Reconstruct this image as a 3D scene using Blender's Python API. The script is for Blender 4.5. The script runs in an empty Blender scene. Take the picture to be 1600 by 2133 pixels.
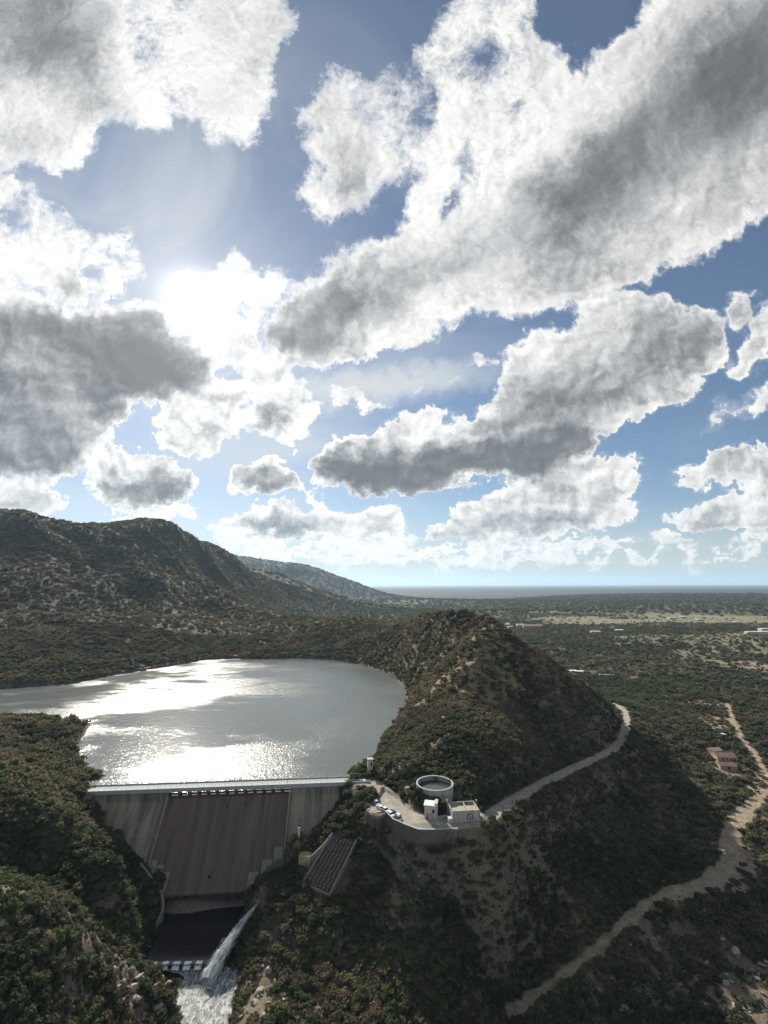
import bpy, math, random
import numpy as np
PI = math.pi
R = math.radians
scene = bpy.context.scene
# ---------------------------------------------------------------- camera
F_PX = 980.0                     # focal length in pixels of the 1600 px wide photograph
PITCH = R(8.8)
CAM_Z = 150.0
cam_data = bpy.data.cameras.new('camera'); cam = bpy.data.objects.new('camera', cam_data)
scene.collection.objects.link(cam)
cam.location = (0, 0, CAM_Z)
cam.rotation_euler = (R(90) + PITCH, 0, 0)
cam.rotation_euler.rotate_axis('Z', R(-0.22))
cam_data.sensor_fit = 'HORIZONTAL'; cam_data.sensor_width = 36.0
cam_data.lens = F_PX / 1600.0 * 36.0
cam_data.clip_start = 0.5; cam_data.clip_end = 400000.0
scene.camera = cam
scene.view_settings.view_transform = 'Standard'; scene.view_settings.look = 'None'
scene.view_settings.exposure = 0.82; scene.view_settings.gamma = 1.0
scene.cycles.use_denoising = True
scene.cycles.max_bounces = 5; scene.cycles.diffuse_bounces = 2; scene.cycles.glossy_bounces = 3
scene.cycles.transmission_bounces = 3; scene.cycles.volume_bounces = 0; scene.cycles.transparent_max_bounces = 6

def ray(px, py):
    """world direction of a pixel of the photograph"""
    u = (px - 800.0) / F_PX; v = (1066.5 - py) / F_PX
    c, s = math.cos(PITCH), math.sin(PITCH)
    return np.array([u, c - v * s, v * c + s])

# ---------------------------------------------------------------- node helpers
class N:
    """tiny expression wrapper round a node tree"""
    def __init__(s, tree): s.t = tree; s.n = tree.nodes; s.l = tree.links
    def put(s, sock, v):
        if isinstance(v, (int, float)):
            if sock.type in ('VECTOR', 'RGBA') : sock.default_value = (v, v, v) if sock.type == 'VECTOR' else (v, v, v, 1)
            else: sock.default_value = v
        elif isinstance(v, (tuple, list)):
            sock.default_value = tuple(v) if sock.type != 'RGBA' or len(v) == 4 else tuple(v) + (1,)
        else: s.l.new(v, sock)
    def m(s, op, a, b=None, c=None, clamp=False):
        n = s.n.new('ShaderNodeMath'); n.operation = op; n.use_clamp = clamp
        s.put(n.inputs[0], a)
        if b is not None: s.put(n.inputs[1], b)
        if c is not None: s.put(n.inputs[2], c)
        return n.outputs[0]
    def add(s, a, b): return s.m('ADD', a, b)
    def sub(s, a, b): return s.m('SUBTRACT', a, b)
    def mul(s, a, b): return s.m('MULTIPLY', a, b)
    def div(s, a, b): return s.m('DIVIDE', a, b)
    def mx(s, a, b): return s.m('MAXIMUM', a, b)
    def mn(s, a, b): return s.m('MINIMUM', a, b)
    def mad(s, a, b, c): return s.m('MULTIPLY_ADD', a, b, c)
    def pw(s, a, b): return s.m('POWER', a, b)
    def v(s, op, a, b=None, scale=None):
        n = s.n.new('ShaderNodeVectorMath'); n.operation = op
        s.put(n.inputs[0], a)
        if b is not None: s.put(n.inputs[1], b)
        if scale is not None: s.put(n.inputs['Scale'], scale)
        return n.outputs['Value'] if op in ('DOT_PRODUCT', 'LENGTH', 'DISTANCE') else n.outputs['Vector']
    def comb(s, x, y, z=0.0):
        n = s.n.new('ShaderNodeCombineXYZ'); s.put(n.inputs[0], x); s.put(n.inputs[1], y); s.put(n.inputs[2], z); return n.outputs[0]
    def sep(s, a):
        n = s.n.new('ShaderNodeSeparateXYZ'); s.put(n.inputs[0], a); return n.outputs[0], n.outputs[1], n.outputs[2]
    def mr(s, v, a, b, c=0.0, d=1.0, kind='SMOOTHSTEP'):
        n = s.n.new('ShaderNodeMapRange'); n.interpolation_type = kind; n.clamp = True
        s.put(n.inputs[0], v); s.put(n.inputs[1], a); s.put(n.inputs[2], b); s.put(n.inputs[3], c); s.put(n.inputs[4], d)
        return n.outputs[0]
    def noise(s, vec, scale, detail=4.0, rough=0.5, dist=0.0, color=False, dim='3D', kind='FBM', lac=2.0):
        n = s.n.new('ShaderNodeTexNoise'); n.noise_dimensions = dim
        try: n.noise_type = kind
        except Exception: pass
        if vec is not None: s.l.new(vec, n.inputs['Vector'])
        n.inputs['Scale'].default_value = scale; n.inputs['Detail'].default_value = detail
        n.inputs['Roughness'].default_value = rough; n.inputs['Distortion'].default_value = dist
        n.inputs['Lacunarity'].default_value = lac
        return n.outputs['Color'] if color else n.outputs['Fac']
    def vor(s, vec, scale, feature='F1', out='Distance', rnd=1.0):
        n = s.n.new('ShaderNodeTexVoronoi'); n.feature = feature
        if vec is not None: s.l.new(vec, n.inputs['Vector'])
        n.inputs['Scale'].default_value = scale; n.inputs['Randomness'].default_value = rnd
        return n.outputs[out]
    def mix(s, f, a, b, blend='MIX'):
        n = s.n.new('ShaderNodeMix'); n.data_type = 'RGBA'; n.blend_type = blend; n.clamp_factor = True
        s.put(n.inputs[0], f); s.put(n.inputs[6], a); s.put(n.inputs[7], b); return n.outputs[2]
    def ramp(s, f, stops, interp='LINEAR'):
        n = s.n.new('ShaderNodeValToRGB'); n.color_ramp.interpolation = interp
        e = n.color_ramp.elements
        while len(e) < len(stops): e.new(0.5)
        for k, (p, c) in enumerate(stops): e[k].position = p; e[k].color = tuple(c) + (1,) if len(c) == 3 else c
        s.put(n.inputs[0], f); return n.outputs[0]

# ---------------------------------------------------------------- sun and sky
SUN_DIR = ray(402, 625); SUN_DIR = SUN_DIR / np.linalg.norm(SUN_DIR)
SUN_EL = math.asin(SUN_DIR[2]); SUN_AZ = math.atan2(SUN_DIR[0], SUN_DIR[1])
world = bpy.data.worlds.new('World'); scene.world = world; world.use_nodes = True
world.cycles.sampling_method = 'MANUAL'; world.cycles.sample_map_resolution = 512

EDGE, CORE, SKYC = 0.56, 0.095, (0.44, 0.47, 0.49)
def build_sky():
    nt = world.node_tree; nt.nodes.clear(); g = N(nt)
    out = nt.nodes.new('ShaderNodeOutputWorld'); bg = nt.nodes.new('ShaderNodeBackground')
    tc = nt.nodes.new('ShaderNodeTexCoord'); D = tc.outputs['Generated']
    D = g.v('NORMALIZE', D)
    sky = nt.nodes.new('ShaderNodeTexSky'); sky.sky_type = 'NISHITA'; sky.sun_disc = False
    sky.sun_elevation = SUN_EL; sky.sun_rotation = SUN_AZ
    sky.altitude = 900; sky.air_density = 1.0; sky.dust_density = 0.6; sky.ozone_density = 1.6
    c, s = math.cos(PITCH), math.sin(PITCH)
    # chart of the sky: tangent plane facing the valley, in degrees-like units
    fwd = g.v('DOT_PRODUCT', D, (0, c, s)); fw = g.mx(fwd, 0.12)
    u = g.div(g.v('DOT_PRODUCT', D, (1, 0, 0)), fw); v = g.div(g.v('DOT_PRODUCT', D, (0, -s, c)), fw)
    P = g.comb(u, v, 0.0)
    dx, dy, dz = g.sep(D)
    # cloud-layer coordinates (flatten towards the horizon)
    zz = g.add(g.mx(dz, 0.0), 0.16)
    Q = g.comb(g.div(dx, zz), g.div(dy, zz), g.mul(dz, 1.5))
    Q2 = g.comb(g.mul(dx, 1.0), g.mul(dy, 1.0), g.mul(dz, 2.0))
    Q = g.comb(g.div(dx, zz), g.div(dy, zz), 0.0)
    wn = g.noise(Q, 2.0, 4, .6, color=True, dim='2D')
    warp = g.v('SCALE', g.v('SUBTRACT', wn, (.5, .5, .5)), scale=0.05)
    wn2 = g.noise(P, 12.0, 5, .65, color=True, dim='2D')
    warp2 = g.v('SCALE', g.v('SUBTRACT', wn2, (.5, .5, .5)), scale=0.10)
    PW = g.v('ADD', g.v('ADD', P, warp), warp2)
    uvn = g.v('MULTIPLY_ADD', PW, (1/(U1-U0), 1/(V1-V0), 0), None)
    uvn.node.inputs[2].default_value = (-U0/(U1-U0), -V0/(V1-V0), 0)
    un, vn, _ = g.sep(uvn)
    ucol = g.comb(un, un, un); vcol = g.comb(vn, vn, vn)
    def curves(col, F):
        # three 1-D profiles in one curve node; returns the decoded vector
        n = nt.nodes.new('ShaderNodeRGBCurve'); mp = n.mapping; mp.use_clip = False; mp.extend = 'HORIZONTAL'
        lo = F.min(0); hi = F.max(0); sc = np.maximum(hi - lo, 1e-6)
        K = F.shape[0]
        for ch in range(3):
            cv = mp.curves[ch]; y = (F[:, ch] - lo[ch]) / sc[ch]
            cv.points[0].location = (0, y[0]); cv.points[-1].location = (1, y[-1])
            for k in range(1, K-1): cv.points.new(k/(K-1), y[k])
            for p in cv.points: p.handle_type = 'VECTOR'
        mp.update(); g.l.new(col, n.inputs['Color'])
        r = g.v('MULTIPLY_ADD', n.outputs[0], tuple(float(x) for x in sc), None)
        r.node.inputs[2].default_value = tuple(float(x) for x in lo)
        return r
    def field(A, rank):
        # A[v,u] as a sum of products of profiles along the two sky axes
        m = float(A.mean()); U_, S_, Vt = np.linalg.svd(A - m, full_matrices=False)
        acc = m
        for k in range(0, rank, 3):
            fu = Vt[k:k+3].T * np.sqrt(S_[k:k+3]); fv = U_[:, k:k+3] * np.sqrt(S_[k:k+3])
            acc = g.add(g.v('DOT_PRODUCT', curves(ucol, fu), curves(vcol, fv)), acc)
        return acc
    covA, shA, vlA = sky_fields()
    cov = field(covA, 27); shade = field(shA, 15); band = field(vlA, 3)
    # fine structure: streaming fibres in the cloud layer, round billows in the chart
    wisp = g.mr(dz, 0.25, 0.62, 0.0, 1.0)
    Qa = g.v('ADD', Q, g.v('SCALE', warp2, scale=1.3))
    Pa = g.v('ADD', P, g.v('SCALE', warp2, scale=0.45))
    def tn_(co, sc, det, ro):
        return g.sub(g.noise(co, sc, det, ro, dim='2D'), .5)
    def bil(co, sc, det, ro):          # billow: rounded lumps with creased valleys
        return g.sub(.20, g.m('ABSOLUTE', tn_(co, sc, det, ro)))
    def lumps(off):
        p = g.v('ADD', Pa, off) if off else Pa
        lo_ = g.mul(bil(p, 7.0, 2, .5), 2.6)
        hi_ = g.mul(bil(p, 19.0, 3, .6), 1.6)
        return g.add(lo_, hi_)
    L0 = lumps(None)
    su, sv = (402-800)/F_PX, (1066.5-625)/F_PX
    toS = g.v('SUBTRACT', (su, sv, 0), P)
    dist = g.v('LENGTH', toS)
    tn = g.v('NORMALIZE', toS)
    off = g.v('SCALE', g.v('ADD', tn, (0, .55, 0)), scale=0.012)
    L1 = lumps(off)
    hi = tn_(Pa, 60.0, 5, .68)
    fib = tn_(Qa, 2.6, 9, .64)
    big = tn_(Pa, 3.3, 3, .5)
    n = g.add(g.mul(L0, g.mad(wisp, -.25, .62)), g.mad(fib, g.mad(wisp, 2.3, .6), g.mul(hi, g.mad(wisp, .35, .6))))
    n = g.mad(big, .7, n)
    d = g.add(cov, n)
    relief = g.mn(g.mx(g.mul(g.sub(L0, L1), 1.0), -0.4), 0.6)
    alpha = g.mr(d, g.mul(wisp, -0.15), g.mad(wisp, .50, .24), 0, 1)
    thick = g.mr(d, 0.05, 1.15, 0, 1, 'LINEAR')
    cosS = g.v('DOT_PRODUCT', D, tuple(SUN_DIR))
    a1 = g.pw(g.mx(cosS, 0.0), 5.0)
    a2 = g.pw(g.mx(cosS, 0.0), 60.0)
    a3 = g.pw(g.mx(cosS, 0.0), 1000.0)
    # thin cloud glows with transmitted light, thick cloud is grey
    edge = g.add(EDGE, g.add(g.mul(a1, 0.08), g.mul(a2, 0.12)))
    core = g.add(CORE, g.mul(a2, 0.05))
    rim = g.mr(d, .10, .34, 1.0, 0.0)                        # narrow bright rims
    t = g.add(g.mul(thick, .42), g.mul(shade, .62))
    t = g.sub(t, g.mul(g.mul(relief, g.mad(wisp, -.45, .74)), g.m('SUBTRACT', 1.0, g.mul(shade, .55), clamp=True)))
    t = g.mad(g.add(big, g.mul(fib, .6)), g.mad(wisp, .5, .35), t)
    t = g.sub(t, g.mul(rim, .30))
    t = g.mr(t, -0.02, 1.22, 0, 1, 'SMOOTHSTEP')
    b = g.add(g.mul(edge, g.sub(1.0, t)), g.mul(core, t))
    b = g.mul(b, g.add(1.0, g.mul(relief, 0.25)))
    tint = g.mix(t, (1.0, .985, .955), (.93, .965, 1.0))
    cl = g.v('SCALE', tint, scale=g.mul(b, 10.0))
    skyc = g.v('MULTIPLY', sky.outputs[0], SKYC)
    # haze of thin high cloud round the sun
    veil = g.noise(Q, 1.4, 6, .6, 1.2, dim='2D')
    vl = g.mul(g.mr(veil, .35, .75), g.mr(dist, 0.15, 0.9, 0.55, 0.06))
    vl = g.mx(vl, g.mul(g.mx(band, 0), 0.85))
    vl = g.mx(vl, g.mr(d, -.45, .15, 0, .30)); skyc = g.mix(vl, skyc, (4.1, 4.3, 4.4))
    hz = g.mr(dz, 0.0, 0.16, 0.75, 0.0)
    skyc = g.mix(hz, skyc, (3.35, 3.5, 3.35))
    col = g.mix(g.mul(alpha, g.mr(dz, 0.0, 0.06, 0.5, 1.0)), skyc, cl)
    col = g.v('ADD', col, g.v('SCALE', (1.0, .98, .93), scale=g.add(g.mul(a3, 6.0), g.add(g.mul(a2, .40), g.mul(a1, .16)))))
    # behind the viewer: plain broken cloud
    bc = g.mix(g.mr(g.noise(Q, 1.0, 4, .6, dim='2D'), .45, .6), skyc, (5.2, 5.4, 5.7))
    col = g.mix(g.mr(fwd, 0.10, 0.35), bc, col)
    g.l.new(col, bg.inputs[0]); bg.inputs[1].default_value = 0.095
    g.l.new(bg.outputs[0], out.inputs[0])

U0, U1, V0, V1 = -0.98, 0.98, -0.22, 1.18
def sky_fields():
    """where the clouds of this sky stand: outlines on a grid of the sky, softened"""
    NU, NV = 256, 200
    us = np.linspace(U0, U1, NU); vs = np.linspace(V0, V1, NV)
    X, Y = np.meshgrid(us * F_PX + 800, 1066.5 - vs * F_PX)
    def poly(pts):
        ins = np.zeros(X.shape, bool); n = len(pts)
        for i in range(n):
            x1, y1 = pts[i]; x2, y2 = pts[(i+1) % n]
            if y1 == y2: continue
            c = ((y1 > Y) != (y2 > Y)) & (X < (x2-x1)*(Y-y1)/(y2-y1)+x1); ins ^= c
        return ins.astype(float)
    def blur(A, px):
        for ax, st in ((0, (V1-V0)*F_PX/(NV-1)), (1, (U1-U0)*F_PX/(NU-1))):
            sg = px/st; r = int(3*sg)+1; k = np.exp(-.5*(np.arange(-r, r+1)/max(sg, .3))**2); k /= k.sum()
            pad = [(0, 0), (0, 0)]; pad[ax] = (r, r)
            A = np.apply_along_axis(lambda v: np.convolve(v, k, 'valid'), ax, np.pad(A, pad, mode='edge'))
        return A
    def ell(cx, cy, rx, ry, rot=0):
        c, s_ = math.cos(R(rot)), math.sin(R(rot)); dx = X-cx; dy = -(Y-cy)
        return np.exp(-1.2*(((dx*c+dy*s_)/rx)**2 + ((-dx*s_+dy*c)/ry)**2)**1.3)
    cov = np.zeros_like(X)
    for w, px, pts in CLOUD_SHAPES: cov = np.maximum(cov, w*blur(poly(pts), px))
    for w, cx, cy, rx, ry, rot in [(q[0] * 1.35 if q[2] > 1095 and q[0] > 0 else q[0],) + tuple(q[1:]) for q in CLOUD_SPOTS]: cov = np.maximum(cov, w*ell(cx, cy, rx, ry, rot)) if w > 0 else cov + w*ell(cx, cy, rx, ry, rot)
    sh = np.zeros_like(X)
    for w, px, pts in SHADE_SHAPES: sh = np.maximum(sh, w*blur(poly(pts), px)) 
    for w, cx, cy, rx, ry, rot in SHADE_SPOTS: sh = sh + w*ell(cx, cy, rx, ry, rot)
    vl = np.zeros_like(X)
    for w, cx, cy, rx, ry, rot in VEILS: vl = np.maximum(vl, w*ell(cx, cy, rx, ry, rot))
    return cov[:, ::2]*1.9-1.22, sh[:, ::2], vl[:, ::2]
CLOUD_SHAPES = [
 (.92,18,[(-80,-60),(600,-60),(615,50),(600,90),(560,110),(585,190),(575,240),(530,230),(555,300),(530,345),(490,300),(455,350),(430,340),(395,270),(370,250),(330,290),(280,270),(235,240),(215,320),(180,350),(110,365),(0,355),(-80,360)]),
 (.92,18,[(-80,350),(60,365),(110,400),(160,440),(170,460),(250,470),(300,480),(305,520),(330,570),(330,600),(230,620),(150,650),(100,620),(-80,600)]),
 (1.1,16,[(-80,560),(100,630),(150,640),(220,620),(330,610),(345,690),(430,700),(440,740),(480,800),(430,830),(350,850),(300,830),(250,870),(230,930),(150,990),(60,1015),(-80,1010)]),
 (.92,18,[(330,570),(440,560),(450,510),(500,505),(520,550),(590,540),(620,600),(560,640),(540,700),(600,760),(640,800),(660,860),(640,900),(560,920),(500,880),(470,930),(400,950),(330,920),(300,880),(340,830),(470,800),(440,730),(420,690),(345,690)]),
 (1.1,15,[(545,700),(560,650),(620,590),(690,530),(710,550),(740,520),(790,500),(830,490),(845,420),(860,300),(900,200),(850,130),(900,20),(960,-60),(1100,-60),(1120,60),(1180,110),(1190,180),(1230,110),(1290,60),(1330,0),(1380,-60),(1760,-60),(1760,400),(1600,455),(1500,520),(1350,580),(1200,630),(1100,660),(1000,650),(950,700),(850,720),(760,740),(700,760),(620,780),(570,750)]),
 (.80,15,[(845,410),(800,390),(740,430),(660,465),(600,430),(620,370),(680,340),(610,320),(640,270),(610,230),(660,190),(690,130),(730,120),(780,150),(850,110),(920,200),(880,300)]),
 (1.1,11,[(645,965),(700,900),(790,905),(810,870),(870,845),(920,850),(930,890),(1000,850),(1040,790),(1040,740),(1080,700),(1120,680),(1200,690),(1200,620),(1260,605),(1310,595),(1330,620),(1370,600),(1390,640),(1450,650),(1490,670),(1500,750),(1450,820),(1380,860),(1300,880),(1240,900),(1220,950),(1150,1000),(1000,1010),(800,1035),(700,1020),(640,995)]),
 (.95,9,[(1500,640),(1530,610),(1560,620),(1565,670),(1540,700),(1510,680)]),
 (.95,10,[(1570,660),(1620,630),(1760,640),(1760,740),(1600,750),(1540,790),(1490,780),(1560,720)]),
 (.62,14,[(1440,890),(1500,830),(1600,790),(1760,790),(1760,850),(1560,880)]),
 (1.0,10,[(870,1118),(920,1080),(960,1040),(1020,1030),(1100,1000),(1200,970),(1290,930),(1340,970),(1330,1010),(1290,1040),(1340,1070),(1290,1100),(1150,1120),(1000,1125)]),
 (1.0,9,[(1385,1000),(1450,970),(1530,930),(1760,935),(1760,1010),(1600,1020),(1500,1010)]),
 (1.0,9,[(1370,1100),(1390,1060),(1450,1040),(1500,1020),(1760,1010),(1760,1105),(1500,1105)]),
 (1.1,10,[(180,1040),(170,990),(230,935),(290,930),(340,955),(400,985),(440,1020),(380,1045),(280,1057)]),
 (1.1,9,[(470,995),(490,955),(550,945),(600,980),(615,1022),(560,1037),(490,1028)]),
 (1.0,9,[(465,1105),(500,1060),(560,1040),(620,1060),(660,1035),(700,1060),(740,1085),(800,1055),(855,1100),(830,1128),(780,1132),(700,1117),(600,1122)]),
 (.56,14,[(420,1065),(860,1050),(900,1110),(1660,1105),(1660,1190),(420,1190)]),
 (.62,14,[(660,790),(800,830),(930,770),(1050,730),(1040,760),(900,830),(720,860)]),
 (.75,12,[(600,1010),(640,1000),(700,1040),(720,1065),(640,1050)]),
 (.75,12,[(-80,1000),(100,1010),(180,1050),(60,1078),(-80,1066)]),
 (.68,12,[(180,1060),(330,1050),(430,1050),(440,1085),(330,1090),(200,1095)]),
]
CLOUD_SPOTS = [
 (.85,355,517,34,16,0),(.7,800,835,60,14,18),(.75,860,800,45,16,15),(.75,1000,745,42,14,15),(.7,720,830,70,18,10),(.65,620,930,50,12,30),
 (.8,560,1137,50,10,0),(.8,640,1142,48,10,0),(.85,840,1150,55,11,3),(.8,970,1144,42,9,5),(.75,720,1168,60,8,0),(.7,1060,1172,90,6,2),(.8,1240,1132,60,10,3),(.75,1430,1125,50,10,5),(.85,1560,1120,34,14,5),
 (.7,1330,1160,70,6,0),(.65,1500,1172,70,6,0),(.6,900,1180,80,5,0),(.8,600,1100,40,20,0),(.7,1190,1140,70,7,0),(.7,1480,1150,40,6,0),(.6,620,1160,60,6,0),
 (-.18,290,110,50,40,0),(-.2,240,235,36,26,0),(-.4,185,560,35,30,0),(-.3,40,430,40,30,0),(-.35,490,670,28,26,0),(-.3,500,640,24,16,0),(-.4,480,780,30,14,0),(-.35,300,910,26,30,0),(-.3,520,850,24,20,0),
 (-.45,930,430,14,50,-15),(-.35,1060,225,14,36,-30),(-.3,1400,430,40,20,30),(-.3,960,340,12,50,-20),(-.3,1080,80,20,60,-20),(-.3,1000,120,20,40,-20),(-.25,1300,880,20,16,0),(-.25,1440,725,16,10,0),
 (.55,1170,10,60,20,0),(.6,1200,90,25,30,40),
]
SHADE_SHAPES = [
 (.62,26,[(-80,-60),(210,-60),(250,60),(200,150),(230,250),(150,230),(80,140),(-80,190)]),
 (.95,22,[(-80,620),(100,650),(150,660),(220,640),(330,620),(340,700),(430,715),(440,750),(430,800),(350,840),(280,830),(240,860),(220,920),(140,975),(60,990),(-80,980)]),
 (.85,28,[(570,730),(590,640),(700,580),(830,540),(1000,440),(1120,340),(1300,230),(1450,100),(1560,0),(1760,-60),(1760,170),(1500,330),(1300,410),(1150,520),(950,600),(800,660),(700,700),(620,750)]),
 (.50,30,[(1000,500),(1200,450),(1500,300),(1760,200),(1760,380),(1500,440),(1200,580),(950,660),(800,690),(900,600)]),
 (1.15,16,[(655,975),(740,950),(850,945),(1050,905),(1200,850),(1240,920),(1150,1000),(1000,1012),(800,1040),(680,1025)]),
 (.62,24,[(940,920),(1060,830),(1120,760),(1230,690),(1340,680),(1480,690),(1460,780),(1300,850),(1230,900),(1100,930)]),
 (.85,12,[(195,1035),(200,1005),(280,985),(380,1000),(425,1020),(370,1045),(280,1057)]),
 (.8,11,[(480,1010),(495,975),(540,965),(590,990),(605,1020),(550,1035)]),
 (.45,12,[(880,1118),(1000,1075),(1150,1065),(1250,1085),(1250,1118),(1000,1125)]),
 (.55,10,[(1390,1098),(1450,1078),(1620,1080),(1760,1070),(1760,1106),(1500,1108)]),
 (.55,10,[(480,1105),(520,1070),(640,1075),(680,1110),(600,1122)]),
 (.6,14,[(-80,1000),(100,1010),(180,1050),(60,1078),(-80,1066)]),
 (.45,14,[(1440,890),(1500,830),(1600,790),(1760,790),(1760,850),(1560,880)]),
]
SHADE_SPOTS = [(.5,500,700,40,22,0),(.4,560,640,40,20,0),(.35,470,600,24,16,0),(.45,540,790,40,16,0),(.4,300,560,40,20,0),(.35,120,470,60,24,0),(.35,430,880,40,16,0),(.3,700,720,60,16,0),(.35,250,240,50,50,0),(.3,540,130,40,40,0),(.35,720,380,60,26,20),(.3,760,230,30,50,0),(.35,1100,120,50,50,30),(.85,572,865,32,30,0),(.8,445,822,36,18,-10),(.5,400,905,60,22,0),(.6,585,705,34,34,0),(.45,620,770,60,14,0),(.3,430,210,70,50,0),(.3,1000,240,90,50,50),(.3,90,290,90,40,30),
 (.3,1540,960,80,20,0),(.3,1180,1035,60,20,0),(-.3,1090,640,60,25,20),(-.35,300,600,60,20,0),(.3,300,770,100,70,0),(.25,130,600,60,40,0),(.35,600,1100,50,12,0),(.35,790,1105,30,14,0),(-.25,1350,480,120,30,30),(.2,1250,300,90,50,30)]
VEILS = [(1.2,760,800,260,40,12),(.8,560,930,200,50,8),(.6,950,790,160,22,12),(.6,420,960,120,60,0),(.5,900,890,90,30,15),(.4,250,1070,200,40,0)]
build_sky()
# ---------------------------------------------------------------- sun
sl = bpy.data.lights.new('sun', 'SUN'); sun = bpy.data.objects.new('sun', sl); scene.collection.objects.link(sun)
sl.energy = 5.0; sl.angle = R(0.8); sl.color = (1.0, .93, .82)
from mathutils import Vector
sun.rotation_euler = Vector(SUN_DIR).to_track_quat('Z', 'Y').to_euler(); sun.location = (0, 0, 400)
HAZE_ON = True
# ================================================================ helpers
C = scene.collection
rng = np.random.default_rng(7); random.seed(7)

def pz(px, py, z):
    r = ray(px, py); t = (z - CAM_Z) / r[2]; return r * t + np.array([0, 0, CAM_Z])
def pd(px, py, D):
    r = ray(px, py); return r * (D / r[1]) + np.array([0, 0, CAM_Z])

def tag(o, label=None, cat=None, group=None, kind=None):
    if label: o['label'] = label
    if cat: o['category'] = cat
    if group: o['group'] = group
    if kind: o['kind'] = kind
    return o
def empty(name, loc=(0, 0, 0), rz=0.0):
    o = bpy.data.objects.new(name, None); C.objects.link(o); o.location = tuple(map(float, loc)); o.rotation_euler = (0, 0, rz)
    o.empty_display_size = 0.5; return o
class MB:
    """collects shapes, links them as one mesh object"""
    def __init__(s): s.v = []; s.f = []
    def add(s, vs, fs):
        b = len(s.v); s.v += [tuple(map(float, p)) for p in vs]; s.f += [tuple(b + i for i in f) for f in fs]; return s
    def box(s, x0, x1, y0, y1, z0, z1, M=None):
        vs = [(x, y, z) for z in (z0, z1) for y in (y0, y1) for x in (x0, x1)]
        if M is not None: vs = [M(*p) for p in vs]
        return s.add(vs, [(0, 2, 3, 1), (4, 5, 7, 6), (0, 1, 5, 4), (2, 6, 7, 3), (0, 4, 6, 2), (1, 3, 7, 5)])
    def tube(s, pts, rad, n=8, cap=True):
        pts = [np.array(p, float) for p in pts]; rad = rad if hasattr(rad, '__len__') else [rad] * len(pts)
        rings = []
        for i, p in enumerate(pts):
            d = pts[min(i + 1, len(pts) - 1)] - pts[max(i - 1, 0)]; d /= max(np.linalg.norm(d), 1e-9)
            a = np.cross(d, (0, 0, 1)) if abs(d[2]) < .95 else np.cross(d, (1, 0, 0)); a /= np.linalg.norm(a); b = np.cross(d, a)
            rings.append([p + rad[i] * (math.cos(2 * PI * k / n) * a + math.sin(2 * PI * k / n) * b) for k in range(n)])
        vs = [q for r in rings for q in r]; fs = []
        for i in range(len(pts) - 1):
            for k in range(n): fs.append((i * n + k, i * n + (k + 1) % n, (i + 1) * n + (k + 1) % n, (i + 1) * n + k))
        if cap: fs += [tuple(range(n))[::-1], tuple((len(pts) - 1) * n + k for k in range(n))]
        return s.add(vs, fs)
    def sweep(s, prof, a, b, M):
        """closed profile (t,z) extruded along s from a to b"""
        n = len(prof); vs = [M(a, t, z) for t, z in prof] + [M(b, t, z) for t, z in prof]
        fs = [(k, (k + 1) % n, n + (k + 1) % n, n + k) for k in range(n)] + [tuple(range(n))[::-1], tuple(range(n, 2 * n))]
        return s.add(vs, fs)
    def wall(s, pts, h, th, base=None):
        """upright wall along ground points (x,y,ztop); h height below the top"""
        P = [np.array(p, float) for p in pts]; vs = []; n = len(P)
        for i in range(n):
            d = P[min(i + 1, n - 1)][:2] - P[max(i - 1, 0)][:2]; d /= max(np.linalg.norm(d), 1e-9); w = np.array([-d[1], d[0]]) * th / 2
            hh = h[i] if hasattr(h, '__len__') else h
            for sg in (-1, 1):
                for z in (P[i][2] - hh, P[i][2]): vs.append((P[i][0] + sg * w[0], P[i][1] + sg * w[1], z))
        fs = []
        for i in range(n - 1):
            a = i * 4; b = a + 4
            fs += [(a, a + 1, b + 1, b), (a + 2, b + 2, b + 3, a + 3), (a + 1, a + 3, b + 3, b + 1), (a, b, b + 2, a + 2)]
        fs += [(0, 2, 3, 1), ((n - 1) * 4, (n - 1) * 4 + 1, (n - 1) * 4 + 3, (n - 1) * 4 + 2)]
        return s.add(vs, fs)
    def build(s, name, m, parent=None, smooth=False, bevel=0):
        me = bpy.data.meshes.new(name); me.from_pydata(s.v, [], s.f); me.validate()
        import bmesh
        bm = bmesh.new(); bm.from_mesh(me); bmesh.ops.recalc_face_normals(bm, faces=bm.faces)
        if bevel: bmesh.ops.bevel(bm, geom=[e for e in bm.edges if e.is_manifold and e.calc_face_angle(0) > .6], offset=bevel, segments=2, affect='EDGES', clamp_overlap=True)
        bm.to_mesh(me); bm.free()
        if smooth:
            for p in me.polygons: p.use_smooth = True
        if m is not None: me.materials.append(m)
        o = bpy.data.objects.new(name, me); C.objects.link(o)
        if parent is not None: o.parent = parent
        return o

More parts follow.
